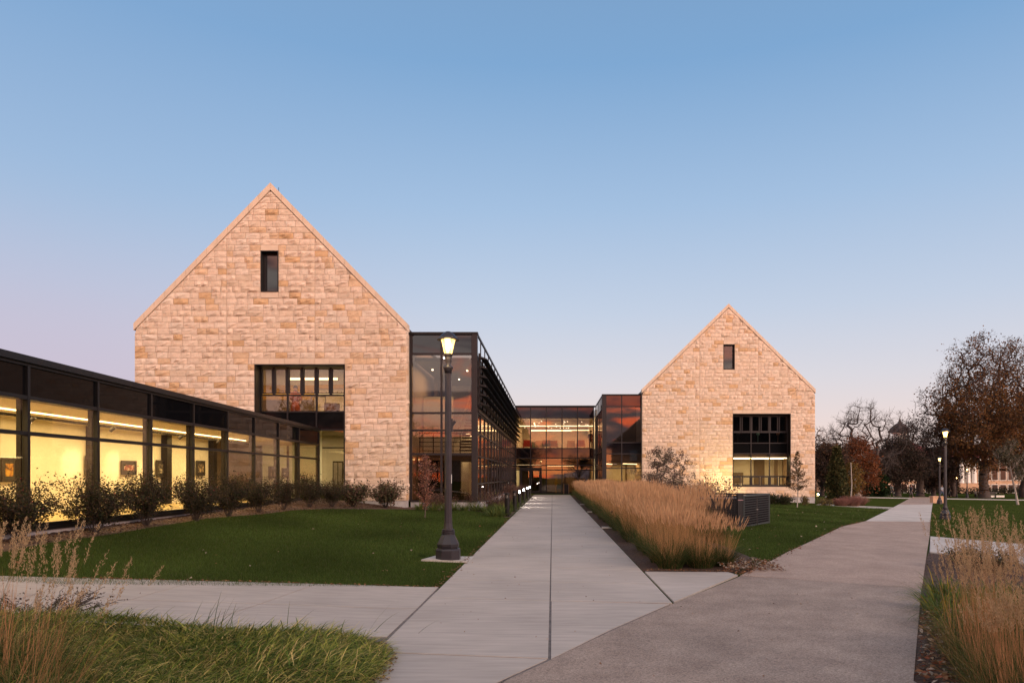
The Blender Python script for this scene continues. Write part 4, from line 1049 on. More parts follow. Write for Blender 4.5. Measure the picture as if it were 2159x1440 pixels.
def make_shrub(name, label, cat, loc, H, Wd, seed, col, nleaf, lsize_, nstem=14, group=None, bark='darkbark', berries=None, clump=.06, asp=.6):
    rng = random.Random(seed); nr = np.random.RandomState(seed); segs = []; tips = []; lsize = lsize_ * 1.25; nleaf = int(nleaf * 2.2); nstem = int(nstem * 1.5)
    for k in range(nstem):
        a = 2 * PI * (k + rng.random()) / nstem; r = rng.uniform(.3, 1.0); L = H * rng.uniform(.7, 1.0)
        d = np.array([math.cos(a) * r * Wd / H * .55, math.sin(a) * r * Wd / H * .55, 1.0]); d /= np.linalg.norm(d)
        p = np.array([math.cos(a), math.sin(a), 0]) * .07 * rng.random(); rad = .011
        for i in range(5):
            d = d + np.array([rng.gauss(0, .13), rng.gauss(0, .13), rng.gauss(0, .06)]); d /= np.linalg.norm(d); q = p + d * L / 5
            segs.append((p, q, rad, rad * .8)); rad *= .8; p = q
            if i >= 1: tips.append(p)
            if i >= 1:
                for _ in range(3):
                    e = d + np.array([rng.gauss(0, .6), rng.gauss(0, .6), rng.gauss(.1, .35)]); e /= np.linalg.norm(e); l2 = L * rng.uniform(.12, .30)
                    m = p + e * l2; segs.append((p, m, rad * .7, .003)); tips += [m, p + e * l2 * .5]
                    e2 = e + np.array([rng.gauss(0, .5), rng.gauss(0, .5), rng.gauss(.1, .3)]); e2 /= np.linalg.norm(e2); m2 = m + e2 * l2 * .6; segs.append((m, m2, .004, .002)); tips.append(m2)
    tips = np.array(tips); P0, P1, R0, R1 = seg_arrays(segs)
    fsc = np.array([Wd * .5 / np.percentile(np.hypot(tips[:, 0], tips[:, 1]), 93)] * 2 + [H / np.percentile(tips[:, 2], 99)]); tips = tips * fsc; P0 = P0 * fsc; P1 = P1 * fsc
    t = thing(name, label, cat, loc, rng.random() * 6, group)
    V, Fc = tubes(P0, P1, R0, R1, 3); np_obj('stems', V, Fc, M[bark], t)
    ii = nr.randint(0, len(tips), nleaf); P = tips[ii] + nr.normal(0, clump, (nleaf, 3)); P[:, 2] = np.maximum(P[:, 2], .03)
    cc = np.asarray(col, float).reshape(-1, 3); V, Fc, cv = leaves(nr, P, lsize, cc[nr.randint(0, len(cc), nleaf)], .3, asp)
    np_obj('foliage', V, Fc, M['leaf'], t, cv)
    if berries:
        ii = nr.randint(0, len(tips), 60); P = tips[ii][tips[ii][:, 2] > H * .5]; V, Fc, cv = leaves(nr, P, .035, [berries], .3, 1.)
        np_obj('rose_hips', V, Fc, M['leaf'], t, cv)['kind'] = 'stuff'
    return t
def organic(seed, H, W, prof, npts, trunk=.25, lean=0., rmin=.03, pw=2.3, rtrunk=None, lump=.25, sag=.0):
    r = np.random.RandomState(seed); f = r.rand(npts * 3); zz = np.interp(f, *prof); keep = r.rand(len(f)) < (zz / max(prof[1])) ** 1.3; f = f[keep][:npts]
    n = len(f); a = r.rand(n) * 2 * PI; lm = 1 + lump * np.sin(a * 3 + f * 7 + seed) + lump * .7 * np.sin(a * 5 - f * 11); q = W * np.interp(f, *prof) * lm * np.sqrt(r.uniform(.05, 1, n))
    T = np.stack([q * np.cos(a) + lean * H * f, q * np.sin(a), H * f], 1); top = np.array([lean * H * trunk * .6, 0, H * trunk])
    nodes = [np.array([0., 0, 0])]; par = [-1]
    for k in range(1, 6): nodes.append(top * k / 5 + r.normal(0, .012 * H * .4, 3) * (k < 5) * [1, 1, 0]); par.append(k - 1)
    base_n = 3; order = np.argsort(np.linalg.norm(T - top, axis=1) + r.normal(0, W * .08, n)); A = np.zeros((n * 4 + 8, 3)); A[:6] = nodes; m = 6; tips = []
    for i in order:
        t = T[i]; d = np.linalg.norm(A[base_n:m] - t, axis=1) + .35 * np.maximum(0, A[base_n:m, 2] - t[2]) + .12 * np.linalg.norm(A[base_n:m] - top, axis=1); j = base_n + int(np.argmin(d)); p = A[j]; L = np.linalg.norm(t - p)
        if L < 1e-3: continue
        k = 3 if L > W * .12 else 1; bend = r.normal(0, L * .07, 3) + np.array([0, 0, -L * sag])
        for c in range(1, k + 1):
            u = c / k; A[m] = p * (1 - u) + t * u + bend * math.sin(PI * u); par.append(j); j = m; m += 1
        tips.append(j)
    P = A[:m]; par = np.array(par); rad = np.zeros(m); acc = np.zeros(m); ch = np.zeros(m, int)
    for j in range(1, m): ch[par[j]] += 1
    for j in range(m - 1, 0, -1):
        rad[j] = max(rmin, acc[j] ** (1 / pw)); acc[par[j]] += rad[j] ** pw
    rad[0] = acc[0] ** (1 / pw)
    if rtrunk: sc = np.where(rad > rmin * 1.3, 1, 1); k_ = (rtrunk / rad[1]); rad = rmin + (rad - rmin) * (rtrunk - rmin) / (rad[1] - rmin)
    idx = np.arange(1, m); return P, par, rad, idx, np.array(tips)
def org_tree(name, label, loc, H, W, seed, prof, npts, col, nleaf, lsize, bark='darkbark', clump=.5, trunk=.25, rtrunk=.5, rmin=.03, leafw=None, group='campus trees at right', lean=0., twigs=3, twl=.9, sag=.03):
    P, par, rad, idx, tips = organic(seed, H, W, prof, npts, trunk, lean, rmin, rtrunk=rtrunk, sag=sag); r = np.random.RandomState(seed + 5)
    t = thing(name, label, 'tree', loc, 0, group); tr = idx[:5]; li = idx[5:]
    R0 = rad[par[tr]].copy(); R0[0] = rad[1] * 1.45
    V, Fc = tubes(P[par[tr]], P[tr], np.append(R0[:1], rad[tr][:-1]), rad[tr], 9); np_obj('trunk', V, Fc, M[bark], t, smooth=True)
    V1, F1 = tubes(P[par[li]], P[li], np.minimum(rad[par[li]], rad[li] * 1.5), rad[li], 5)
    tp = np.repeat(P[tips], twigs, 0); d = r.normal(size=tp.shape) + [0, 0, .35]; d = d / np.linalg.norm(d, axis=1)[:, None] * twl * r.uniform(.5, 1.2, (len(tp), 1)); V2, F2 = tubes(tp, tp + d, np.full(len(tp), rmin * .6), np.full(len(tp), rmin * .3), 3)
    tp2 = np.repeat(tp + d * .55, 2, 0); d2 = r.normal(size=tp2.shape) + np.repeat(d, 2, 0) / twl * .9; d2 = d2 / np.linalg.norm(d2, axis=1)[:, None] * twl * .5; V3, F3 = tubes(tp2, tp2 + d2, np.full(len(tp2), rmin * .4), np.full(len(tp2), rmin * .2), 3)
    np_obj('branches', np.concatenate([V1, V2, V3]), np.concatenate([F1, F2 + len(V1), F3 + len(V1) + len(V2)]), M[bark], t)
    if nleaf:
        base = np.concatenate([tp + d * .6, tp2 + d2 * .7]); w = np.ones(len(base)) if leafw is None else np.interp(base[:, 2] / H, *leafw); w = w * r.uniform(.2, 1.8, len(base)); w /= w.sum()
        ii = r.choice(len(base), nleaf, p=w); Q = base[ii] + r.normal(0, clump, (nleaf, 3)) * [1, 1, .8]; Q[:, 2] = np.maximum(Q[:, 2], .1)
        cc = np.asarray(col, float); V, Fc, cv = leaves(r, Q, lsize, cc[(ii // 9) % len(cc)], .3, .6, .3); np_obj('crown', V, Fc, M['leaf'], t, cv)
    return t
# ------------------------------------------------------------------ lawn grass
nr = np.random.RandomState(5)
P925 = tuple(G(927, 1240).xy)
lawnL = gp((-300, 1210), (927, 1240)) + [(-1.60, 10.4), (-1.60, 27.6)] + [p for p in lawn_edge[::-1]] + gp((-300, 1215))
lawnR = [(3.05, 11.7)] + [gR(1607, 1193), gR(1775, 1110), gR(1825, 1098), gR(1880, 1072), gR(1722, 1064)] + [(4.0, 52), (3.9, 14)]
lawnFR = [gR(1962, 1130), gR(1964, 1098), gR(1968, 1064), gR(2300, 1064), gR(2300, 1160)]
def scatter(poly, n, power=1.6):
    ys_ = [p[1] for p in poly]; xs_ = [p[0] for p in poly]; y0, y1 = min(ys_), max(ys_); out = []
    tot = 0
    while tot < n:
        m = n * 2; u = nr.rand(m)
        e = 1 - power; y = (y0 ** e + u * (y1 ** e - y0 ** e)) ** (1 / e); x = nr.uniform(min(xs_), max(xs_), m); P = np.stack([x, y], 1)
        P = P[inpoly(P, poly)]; out.append(P); tot += len(P)
    return np.concatenate(out)[:n]
def lawn_blades(name, poly, n, hgt, label=None):
    P = scatter(poly, n); pad = (np.abs(P[:, 0] + 1.97) < .64) & (np.abs(P[:, 1] - 13.46) < .42); P = P[~pad]; n = len(P)
    base = np.stack([P[:, 0], P[:, 1], gza(P[:, 0]) - .005], 1)
    far = np.clip(P[:, 1] / 14, .8, 3)
    pt = nr.rand(n); 
    patch = np.sin(P[:, 0] * 1.7 + np.sin(P[:, 1] * .9)) * .5 + np.sin(P[:, 1] * 1.1 + P[:, 0] * .6) * .5
    c = np.array([.053, .082, .019])[None] * (1 + .28 * patch[:, None]) * (1 + 1.0 * (pt[:, None] - .5)); c[pt > .965] = (.11, .10, .05)
    V, Fc, cv, _ = blades(nr, base, nr.rand(n) * 2 * PI, nr.uniform(0, .55, n), nr.uniform(0, .8, n), hgt * nr.uniform(.6, 1.3, n), .006 * far * nr.uniform(.8, 1.4, n), 1, c * .85, c * 1.25, .0, 3.)
    o = np_obj(name, V, Fc, M['blade'], None, cv); o['kind'] = 'stuff'; return o
lawn_blades('lawn_grass', lawnL, 210000, .060)
lawn_blades('lawn_grass', lawnR, 120000, .060)
lawn_blades('lawn_grass', lawnFR, 60000, .060)
# ------------------------------------------------------------------ foreground sedge
def region(poly, n):
    P = scatter(poly, n, 1.001 if False else 1.3); return P
def sedge():
    n = 46000; P = region(sedge_poly, n)
    # combed wave directions so the mass reads as overlapping drifts
    ph = np.sin(P[:, 0] * 2.1 + 1.3 * np.sin(P[:, 1] * 1.9)) + .6 * np.sin(P[:, 1] * 3.1 - P[:, 0] * 1.2)
    az = -.35 + .7 * ph + nr.normal(0, .95, n)
    tuft = nr.rand(n)
    edge_x = np.clip((P[:, 0] + 2.6) / .9, 0, 1)
    hgt = .055 + .075 * (.5 + .5 * np.sin(P[:, 0] * 3.3 + P[:, 1] * 2.1)) * (1 - .5 * edge_x)
    pl = np.array(sedge_poly + sedge_poly[:1]); dm = np.full(n, 9.)
    for a_, b_ in zip(pl[:-1], pl[1:]):
        ab = b_ - a_; tt_ = np.clip(((P - a_) @ ab) / (ab @ ab), 0, 1); dm = np.minimum(dm, np.linalg.norm(P - (a_ + tt_[:, None] * ab), axis=1))
    mound = .13 * np.clip(dm / .35, 0, 1) ** .6 * (.75 + .35 * np.sin(P[:, 0] * 2.6 + 1.7 * np.sin(P[:, 1] * 2.3)) + nr.normal(0, .10, n))
    base = np.stack([P[:, 0], P[:, 1], gza(P[:, 0]) + .03 + np.maximum(mound, 0)], 1)
    c = np.where((tuft < .20)[:, None], np.array([[.52, .43, .20]]), np.where((tuft < .5)[:, None], np.array([[.27, .31, .075]]), np.array([[.08, .135, .035]])))
    L = nr.uniform(.10, .23, n)
    V, Fc, cv, _ = blades(nr, base, az, nr.uniform(.5, 1.35, n), nr.uniform(.4, 1.5, n), L, nr.uniform(.006, .012, n), 5, c * .8, c * np.array([1.6, 1.35, 1.0]), .35, .5)
    V[:, 2] = np.maximum(V[:, 2], np.repeat(gza(P[:, 0]), 12) + .04)
    o = np_obj('sedge_grass', V, Fc, M['blade'], None, cv); o['kind'] = 'stuff'
    # a few taller spiky leaves
    m = 26; bx = G(455, 1345); base = np.stack([bx.x + nr.normal(0, .10, m), bx.y + nr.normal(0, .07, m), np.full(m, bx.z + .05)], 1); base[16:, 0] += nr.uniform(-.5, 1.9, 10)
    V, Fc, cv, _ = blades(nr, base, nr.uniform(-.9, .9, m), nr.uniform(.1, .9, m), nr.uniform(.1, .5, m), nr.uniform(.28, .42, m), np.full(m, .008), 4, [.05, .09, .035], [.08, .12, .04])
    t = thing('grass_tuft', 'dark spiky tuft standing up out of the low sedge', 'grass', (0, 0, 0)); np_obj('foliage', V, Fc, M['blade'], t, cv)
sedge()
# ------------------------------------------------------------------ feather reed grasses
def reed_clump(t, seed, H=1.4, nst=170, nfol=300, rad=.20, spread=.30, wst=.005, wpl=.014, green=.5, stemcol=(.30, .15, .075), plume=(.47, .30, .19), dirlean=None, fluffy=False, fl=.62, flw=.008):
    r = np.random.RandomState(seed); parts = []
    def disk(n, R_):
        a = r.rand(n) * 2 * PI; q = R_ * np.sqrt(r.rand(n)); return np.stack([q * np.cos(a), q * np.sin(a), np.zeros(n)], 1), a
    b, a = disk(nfol, rad)
    c = np.where((r.rand(nfol) < green)[:, None], np.array([[.060, .085, .030]]), np.array([[.20, .15, .065]]))
    V, Fc, cv, _ = blades(r, b, a + r.normal(0, .7, nfol), r.uniform(.05, .5, nfol), r.uniform(.5, 1.7, nfol), r.uniform(.55, 1.15, nfol) * fl, np.full(nfol, flw), 4, c, c * np.array([1.3, 1.1, .9]), .2, .4)
    np_obj('foliage', V, Fc, M['blade'], t, cv)
    b, a = disk(nst, rad * .8); az = a + r.normal(0, .6, nst); lean = r.uniform(.0, spread, nst)
    if dirlean: az = dirlean[0] + r.normal(0, .8, nst); lean = dirlean[1] + r.uniform(-.15, .18, nst)
    L = H * r.uniform(.8, 1.05, nst); curl = r.uniform(-.02, .14, nst)
    V, Fc, cv, tip = blades(r, b, az, lean, curl, L, np.full(nst, wst), 4, np.array(stemcol) * .95, np.array(stemcol) * 1.1, .25, 1.2); P1 = (V, Fc, cv)
    # stems do not come to a point: plume sits on the upper fifth
    LP = .26 * H / 1.4 * r.uniform(.8, 1.2, nst); th = lean + curl
    h = np.stack([np.cos(az), np.sin(az), np.zeros(nst)], 1); dv = np.sin(th)[:, None] * h + np.cos(th)[:, None] * np.array([0, 0, 1.])
    st = tip - dv * (LP * .6)[:, None]
    if not fluffy:
        k = 2; pv = []
        for q in range(k):
            wa = r.rand(nst) * PI; wv = np.stack([np.cos(wa), np.sin(wa), np.zeros(nst)], 1) * (wpl * .5); 
            pv.append(np.stack([st, st + dv * (LP * .35)[:, None] + wv, st + dv * LP[:, None], st + dv * (LP * .35)[:, None] - wv], 1).reshape(-1, 3))
        Vp = np.concatenate(pv); Fp = np.arange(len(Vp)).reshape(-1, 4); cp = np.repeat(np.tile(np.array(plume), (nst * k, 1)) * (1 + r.uniform(-.22, .22, (nst * k, 1))), 4, 0)
    else:
        m = 52; f = r.rand(nst, m); pos = st[:, None] + dv[:, None] * (f * LP[:, None])[..., None]; wd = wpl * .5 * np.sin(np.clip(f, .04, .97) * PI) ** .7
        pos = pos + r.normal(0, 1, (nst, m, 3)) * wd[..., None] * .5; pos = pos.reshape(-1, 3)
        dd = np.repeat(dv, m, 0) + r.normal(0, .35, (nst * m, 3)); dd /= np.linalg.norm(dd, axis=1)[:, None]; sd_ = np.cross(dd, r.normal(size=dd.shape)); sd_ /= np.linalg.norm(sd_, axis=1)[:, None]
        l = .017 * r.uniform(.7, 1.3, (nst * m, 1)); Vp = np.stack([pos, pos + dd * l * .5 + sd_ * .0022, pos + dd * l, pos + dd * l * .5 - sd_ * .0022], 1).reshape(-1, 3)
        Fp = np.arange(len(Vp)).reshape(-1, 4); cp = np.repeat(np.tile(np.array(plume), (nst * m, 1)) * (1 + r.uniform(-.25, .25, (nst * m, 1))), 4, 0)
    np_obj('stems', P1[0], P1[1], M['blade'], t, P1[2]); np_obj('plumes', Vp, Fp, M['blade'], t, cp)
protos = []
GL = 'feather reed grass clump with tan plumes over green blades, in the long bed beside the main walk'
GG = 'tan reed grasses planted along the walk'
rr = random.Random(11); count = 0
spots = []
y = 12.45
while y < 58:
    cols_ = [2.02 + rr.uniform(-.08, .08), 2.52 + rr.uniform(-.08, .08), 3.0 + rr.uniform(-.08, .08)]
    if y > 19: cols_[1] += .1; cols_[2] += .25
    if y > 17: cols_.append(3.9 + rr.uniform(-.1, .1))
    if y < 15.5: cols_ = [2.05 + rr.uniform(-.08, .08), 2.62 + rr.uniform(-.1, .05)]
    if rr.random() < .12: cols_.pop(rr.randrange(len(cols_)))
    for x in cols_: spots.append((x, y + rr.uniform(-.12, .12)))
    y += .66 + .012 * (y - 12)
spots.append((3.0, 12.75))
for i, (x, y) in enumerate(spots):
    if i < 6:
        hh = 1.0 if i % 2 == 0 else .88
        t = thing('reed_grass', GL, 'ornamental grass', (x, y, gz(x)), 0, GG); t.scale = (1, 1, .84 if x < 2.4 else .74); reed_clump(t, 40 + i, H=1.02, nst=150, nfol=420, spread=.30, wst=.0045, wpl=.016, green=.85, stemcol=(.46, .25, .115), plume=(.58, .355, .20), fl=.80, flw=.010); protos.append(t)
    else:
        far = 1.0
        t = dup(protos[rr.randrange(6)], (x, y, gz(x)), rr.uniform(0, 6.28), scale=(rr.uniform(.9, 1.1),) * 2 + (rr.uniform(.80, 1.12) * (1 - .0025 * max(0, y - 25)) * (.72 if y < 12.8 else min(1, .82 + .18 * (y - 12.4) / 8)),), group=GG)
# foreground tussocks with seed heads
fg = [((-3.62, 4.75), (.25, .10), .90, 44, 'tall tan seed-headed grass at the near left corner, leaning right'),
      ((-4.15, 5.1), (0.6, .08), .85, 34, 'tan seed-headed grass behind the near left tuft, by the cross walk'),
      ((-3.1, 4.2), (.0, .42), .85, 22, 'sparse arching grass stems leaning over the low sedge'),
      ((3.42, 5.55), (2.6, .08), .98, 40, 'tan seed-headed grass standing tallest in the corner bed'),
      ((3.95, 6.4), (2.2, .06), .92, 36, 'tan seed-headed grass behind daylilies at the picture edge'),
      ((3.22, 5.05), (2.9, .12), .85, 66, 'tan grass leaning toward the path in the corner bed'),
      ((3.05, 4.62), (2.4, .16), .62, 70, 'short russet grass beside the dead leaves at the path edge'),
      ((3.30, 4.45), (1.6, .12), .75, 70, 'dense russet grass at the very front of the corner bed'),
      ((3.70, 5.1), (2.6, .12), .95, 70, 'dense tan grass touching the picture edge in the corner bed'),
      ((3.62, 6.1), (1.2, .12), .70, 46, 'low russet grass among the daylilies'),
      ((4.9, 6.9), (2.0, .06), .80, 30, 'tan seed-headed grass farther back in the corner bed')]
for k, ((x, y), dl, H, n, lb) in enumerate(fg):
    t = thing('reed_grass', lb, 'ornamental grass', (x, y, gz(x) + .02))
    reed_clump(t, 90 + k, H=H, nst=int(n * 1.35), nfol=420, rad=.26, wst=.0042, wpl=.026, green=.6, stemcol=(.42, .21, .10), plume=(.44, .30, .17), dirlean=dl, fluffy=True, fl=.75 if x < 0 else .6, flw=.005)
# daylilies
def strap_plant(label, loc, n, L, cols, seed, w=.014, group=None, name='daylily', rad=.12):
    r = np.random.RandomState(seed); a = r.rand(n) * 2 * PI; q = rad * np.sqrt(r.rand(n)); b = np.stack([q * np.cos(a), q * np.sin(a), np.zeros(n)], 1)
    cc = np.asarray(cols, float); c = cc[r.randint(0, len(cc), n)]
    t = thing(name, label, 'plant', loc, 0, group)
    V, Fc, cv, _ = blades(r, b, a + r.normal(0, .3, n), r.uniform(.1, .7, n), r.uniform(.8, 2.1, n), L * r.uniform(.7, 1.2, n), np.full(n, w), 5, c, c * 1.2, .2, .3)
    np_obj('leaves', V, Fc, M['blade'], t, cv); return t
YG = [(.30, .22, .03), (.12, .14, .03), (.07, .11, .03), (.08, .12, .03)]
strap_plant('yellowing daylily clump at the path edge of the corner bed', G(1990, 1262) + Vector((0, 0, .02)), 110, .42, YG, 1, rad=.16)
strap_plant('greener daylily clump in the middle of the corner bed', G(2040, 1290) + Vector((0, 0, .02)), 130, .42, YG[1:], 2, rad=.18)
strap_plant('daylily clump with bleached leaves among the tan grass', G(2110, 1300) + Vector((0, 0, .02)), 120, .40, YG[1:] + [(.42, .30, .17)], 3, rad=.18)
strap_plant('low yellow daylily near the dead leaves in the corner bed', G(2010, 1340) + Vector((0, 0, .02)), 80, .30, YG, 4, rad=.12)
bed_rng = random.Random(15)
for k, (px, py) in enumerate(((1978, 1290), (2018, 1262), (2062, 1270), (2100, 1262), (2140, 1275), (2078, 1320), (2130, 1335), (2040, 1325), (2165, 1300), (2000, 1310))):
    strap_plant('mixed green and yellow daylily clump filling the middle of the corner bed', G(px, py) + Vector((0, 0, .02)), 100, bed_rng.uniform(.32, .46), YG if k % 3 == 0 else YG[1:] + [(.30, .22, .10)], 30 + k, rad=.17, w=.013, group='daylilies in the corner bed')
LG_ = [(.16, .17, .045), (.11, .145, .04), (.075, .11, .03)]
p1 = strap_plant('bright green strap-leaved clump along the foot of the glass building', G(886, 1076), 130, .55, LG_, 5, w=.025, group='green clumps along the building foot', rad=.2)
GRP = 'green clumps along the building foot'
for i, px in enumerate((913, 941, 958, 979, 1002, 1024, 1040, 1056)):
    g_ = G(px, 1077 + max(0, (px - 1000)) * .12); dup(p1, g_, i * 1.3, scale=.85 + .3 * ((i * 37) % 10) / 10)
p2 = strap_plant('yellow green clump of leaves beside the bollards, left edge of the main walk', (-2.05, 28.2, 0), 130, .62, LG_, 6, w=.028, group='green clumps beside the bollards', rad=.24)
rr = random.Random(4)
for i in range(34):
    y = 27.6 + i * .95; dup(p2, (-2.15 + rr.uniform(-.25, .2), y, 0), rr.uniform(0, 6), scale=rr.uniform(.7, 1.1))
# dark leaves shrub in the corner bed and mulch litter
make_shrub('low_shrub', 'low dark-leaved shrub at the back of the corner bed by the pale walk', 'shrub', G(2080, 1205), .40, .9, 21, [(.09, .06, .04), (.06, .07, .035)], 900, .035, 14)
make_shrub('low_shrub', 'small dark shrub left of the low shrub in the corner bed', 'shrub', G(2025, 1190), .28, .5, 22, [(.09, .06, .04), (.06, .07, .035)], 350, .035, 9)
make_shrub('dry_plant', 'dark dried flower stalks behind the near left tall grass', 'plant', G(70, 1318), .30, 1.2, 23, [(.06, .04, .03), (.10, .07, .05)], 700, .018, 18)

# fallen leaves
def litter(name, P, size, cols, seed, kind='stuff'):
    r = np.random.RandomState(seed); n = len(P); a = r.rand(n) * 2 * PI; s = size * r.uniform(.5, 1.3, n)
    u = np.stack([np.cos(a), np.sin(a), r.normal(0, .25, n)], 1); v = np.stack([-np.sin(a), np.cos(a), r.normal(0, .35, n)], 1) * .55
    s = s[:, None]; V = np.stack([P - u * s, P + v * s + [0, 0, .006], P + u * s, P - v * s + [0, 0, .01]], 1).reshape(-1, 3)
    cc = np.asarray(cols, float); c = cc[r.randint(0, len(cc), n)] * r.uniform(.7, 1.25, (n, 1))
    o = np_obj(name, V, np.arange(n * 4).reshape(-1, 4), M['leaf'], None, np.repeat(c, 4, 0)); o['kind'] = kind; return o
LC = [(.34, .17, .09), (.25, .10, .05), (.42, .30, .20), (.20, .12, .08)]
def along(pts, n, sd, r):
    pts = np.array(pts); k = r.randint(0, len(pts) - 1, n); t = r.rand(n, 1); P = pts[k] * (1 - t) + pts[k + 1] * t; return P + r.normal(0, sd, P.shape)
r_ = np.random.RandomState(77)
Pl = [along([(-1.64, 10.25), (-1.64, 16), (-1.64, 27)], 260, .035, r_), along(gp((927, 1240), (500, 1229), (150, 1221)), 260, .03, r_), along([(3.0, 11.42), gR(1607, 1194), gR(1690, 1152), gR(1775, 1111), gR(1825, 1099)], 420, .06, r_),
      along([gR(1962, 1098), gR(1960, 1131)], 60, .05, r_), along([(1.6, 11.95), (3.3, 11.75)], 160, .05, r_)]
P = np.concatenate(Pl); P = np.concatenate([P, (gza(P[:, 0]) + .03)[:, None]], 1); litter('fallen_leaves', P, .022, LC[:2] + LC[3:], 1)
P = scatter(lawnR, 150, 1.2); P2 = scatter(lawnFR, 400, 1.1); P3 = scatter(lawnL, 36, 1.3); P = np.concatenate([P, P2, P3]); P = np.concatenate([P, (gza(P[:, 0]) + .055)[:, None]], 1); litter('fallen_leaves', P, .036, LC + [(.5, .4, .3)], 2)
n = 2200; P = np.stack([r_.uniform(2.82, 3.5, n), r_.uniform(3.6, 8.2, n)], 1); P[:, 0] += np.clip(P[:, 1] - 5.5, 0, 9) * .53; P = P[(r_.rand(n) < .8)]
P = np.concatenate([P, (gza(P[:, 0]) + .03 + r_.uniform(0, .05, len(P)))[:, None]], 1); litter('dead_leaves', P, .030, LC + [(.48, .38, .30), (.30, .09, .05)], 3)
n = 1100; P = np.stack([r_.uniform(2.9, 3.9, n), r_.uniform(11.8, 13.2, n)], 1); P = P[P[:, 0] - 2.6 < (P[:, 1] - 11.5) * 1.5 + .8]; P = np.concatenate([P, (gza(P[:, 0]) + .03 + r_.uniform(0, .07, len(P)))[:, None]], 1); litter('dead_leaves', P, .028, LC + [(.5, .42, .36)], 4)
P = along([tuple(G(*p).xy) for p in ((420, 1326), (620, 1346), (730, 1350), (806, 1362), (826, 1392), (800, 1440))], 420, .035, r_); P = np.concatenate([P, (gza(P[:, 0]) + .03)[:, None]], 1); litter('dead_leaves', P, .016, LC, 9)
P = np.stack([r_.uniform(-1.5, 4.5, 420), r_.uniform(5.6, 26, 420)], 1); P = P[(P[:, 0] < 1.45) | (P[:, 0] > 1.45 + .53 * (P[:, 1] - 8.8))]; P = P[P[:, 0] < 2.7 + .53 * np.maximum(0, P[:, 1] - 5.5)][:170]; P = np.concatenate([P, (gza(P[:, 0]) + .027)[:, None]], 1); litter('path_litter', P, .012, LC, 10)
# loose bark chips on the mulch
n = 5000; P = scatter([(-9.3, 11)] + lawn_edge[1:8] + [(-6.6, 31.4), (-10.2, 31.4)], n, 1.4); P = np.concatenate([P, (gza(P[:, 0]) + .018)[:, None]], 1); litter('bark_chips', P, .03, [(.17, .10, .075), (.10, .06, .045), (.26, .18, .14)], 5)
n = 6000; P = scatter([(2.86, 3), (2.86, 5.5), gR(1947, 1236), gR(1954, 1184), gR(1958, 1166), gR(2159, 1191), (7, 3)], n, 1.2); P = np.concatenate([P, (gza(P[:, 0]) + .016)[:, None]], 1); litter('bark_chips', P, .022, [(.10, .065, .055), (.05, .035, .03), (.17, .12, .10)], 6)

# ------------------------------------------------------------------ shrubs
ROSE = [(.040, .042, .022), (.055, .040, .025), (.075, .050, .035), (.030, .034, .020)]
RB = 'leafy dark rose shrub '
RL = ['beside the near end of the gallery, first from the picture edge', 'in front of the gallery, under the yellow flower picture', 'in front of the gallery, under the black and white print',
      'in front of the last lit gallery wall picture', 'at the end of the lit gallery wall', 'before the dark gallery bays', 'before the gallery end, under the narrow framed picture', 'beside the gallery end corner', 'half in front of the stone wall at the gallery end']
rose = [(38, 1142, 1018, 150), (200, 1124, 1012, 140), (309, 1108, 1000, 125), (414, 1099, 1006, 100), (482, 1090, 1006, 85), (545, 1081, 1014, 75), (598, 1075, 1010, 68), (652, 1070, 1003, 68), (700, 1069, 1016, 60)]
grp_r = 'rose shrubs in front of the gallery'
rp = []
for i, (px, by, ty, w) in enumerate(rose):
    g_ = G(px, by); H = (by - ty) * g_.y / F * .97; W_ = w * g_.y / F
    if i < 4:
        t = make_shrub('rose_shrub', RB + RL[i], 'shrub', g_, 1.25, 1.35, 60 + i, ROSE, 3000, .045, 16, grp_r, berries=(.30, .03, .06)); rp.append(t); t.scale = (W_ / 1.5, W_ / 1.5, H / 1.22)
    else:
        dup(rp[i % 4], g_, i * 1.1, RB + RL[i], (W_ / 1.45, W_ / 1.45, H / 1.2))
HY = [(.13, .085, .06), (.075, .085, .045), (.11, .095, .05), (.16, .10, .075)]
for k, (px, by, ty, w, lb) in enumerate(((745, 1069, 1020, 58, 'hydrangea shrub against the stone wall just right of the big window'), (813, 1071, 1018, 64, 'hydrangea shrub against the stone wall, nearest its right corner'))):
    g_ = G(px, by); make_shrub('hydrangea', lb, 'shrub', g_, (by - ty) * g_.y / F, w * g_.y / F, 80 + k, HY, 1500, .075, 18, 'hydrangeas by the stone wall', clump=.07)
BR = [(.16, .085, .065), (.11, .062, .05), (.20, .12, .09)]
for k, (px, by, ty, w, lb) in enumerate(((922, 1072, 1042, 46, 'thin brown shrub behind the copper sapling'), (976, 1073, 1038, 58, 'reddish brown shrub right of the lamp post, under the lit partition'),
                                         (1047, 1078, 1036, 66, 'large brown twiggy shrub beyond the corner of the glass building'), (1078, 1062, 1024, 36, 'brown shrub behind the second bollard'), (1097, 1052, 1022, 26, 'brown shrub farthest along the bollards'))):
    g_ = G(px, by); make_shrub('brown_shrub', lb, 'shrub', g_, (by - ty) * g_.y / F, w * g_.y / F, 120 + k, BR, 1800, .04, 20)
# copper sapling on the lawn
g_ = G(896, 1092)
spire_tree('young_tree', 'slim copper-leaved sapling on the lawn left of the lamp post', g_, 120 * g_.y / F, .30, 5, [(.30, .13, .09), (.20, .085, .06), (.38, .19, .14)], 2600, .055, 'bark', .12, 60, .45, ([0, .3, .6, 1], [.9, 1, .9, .35]))
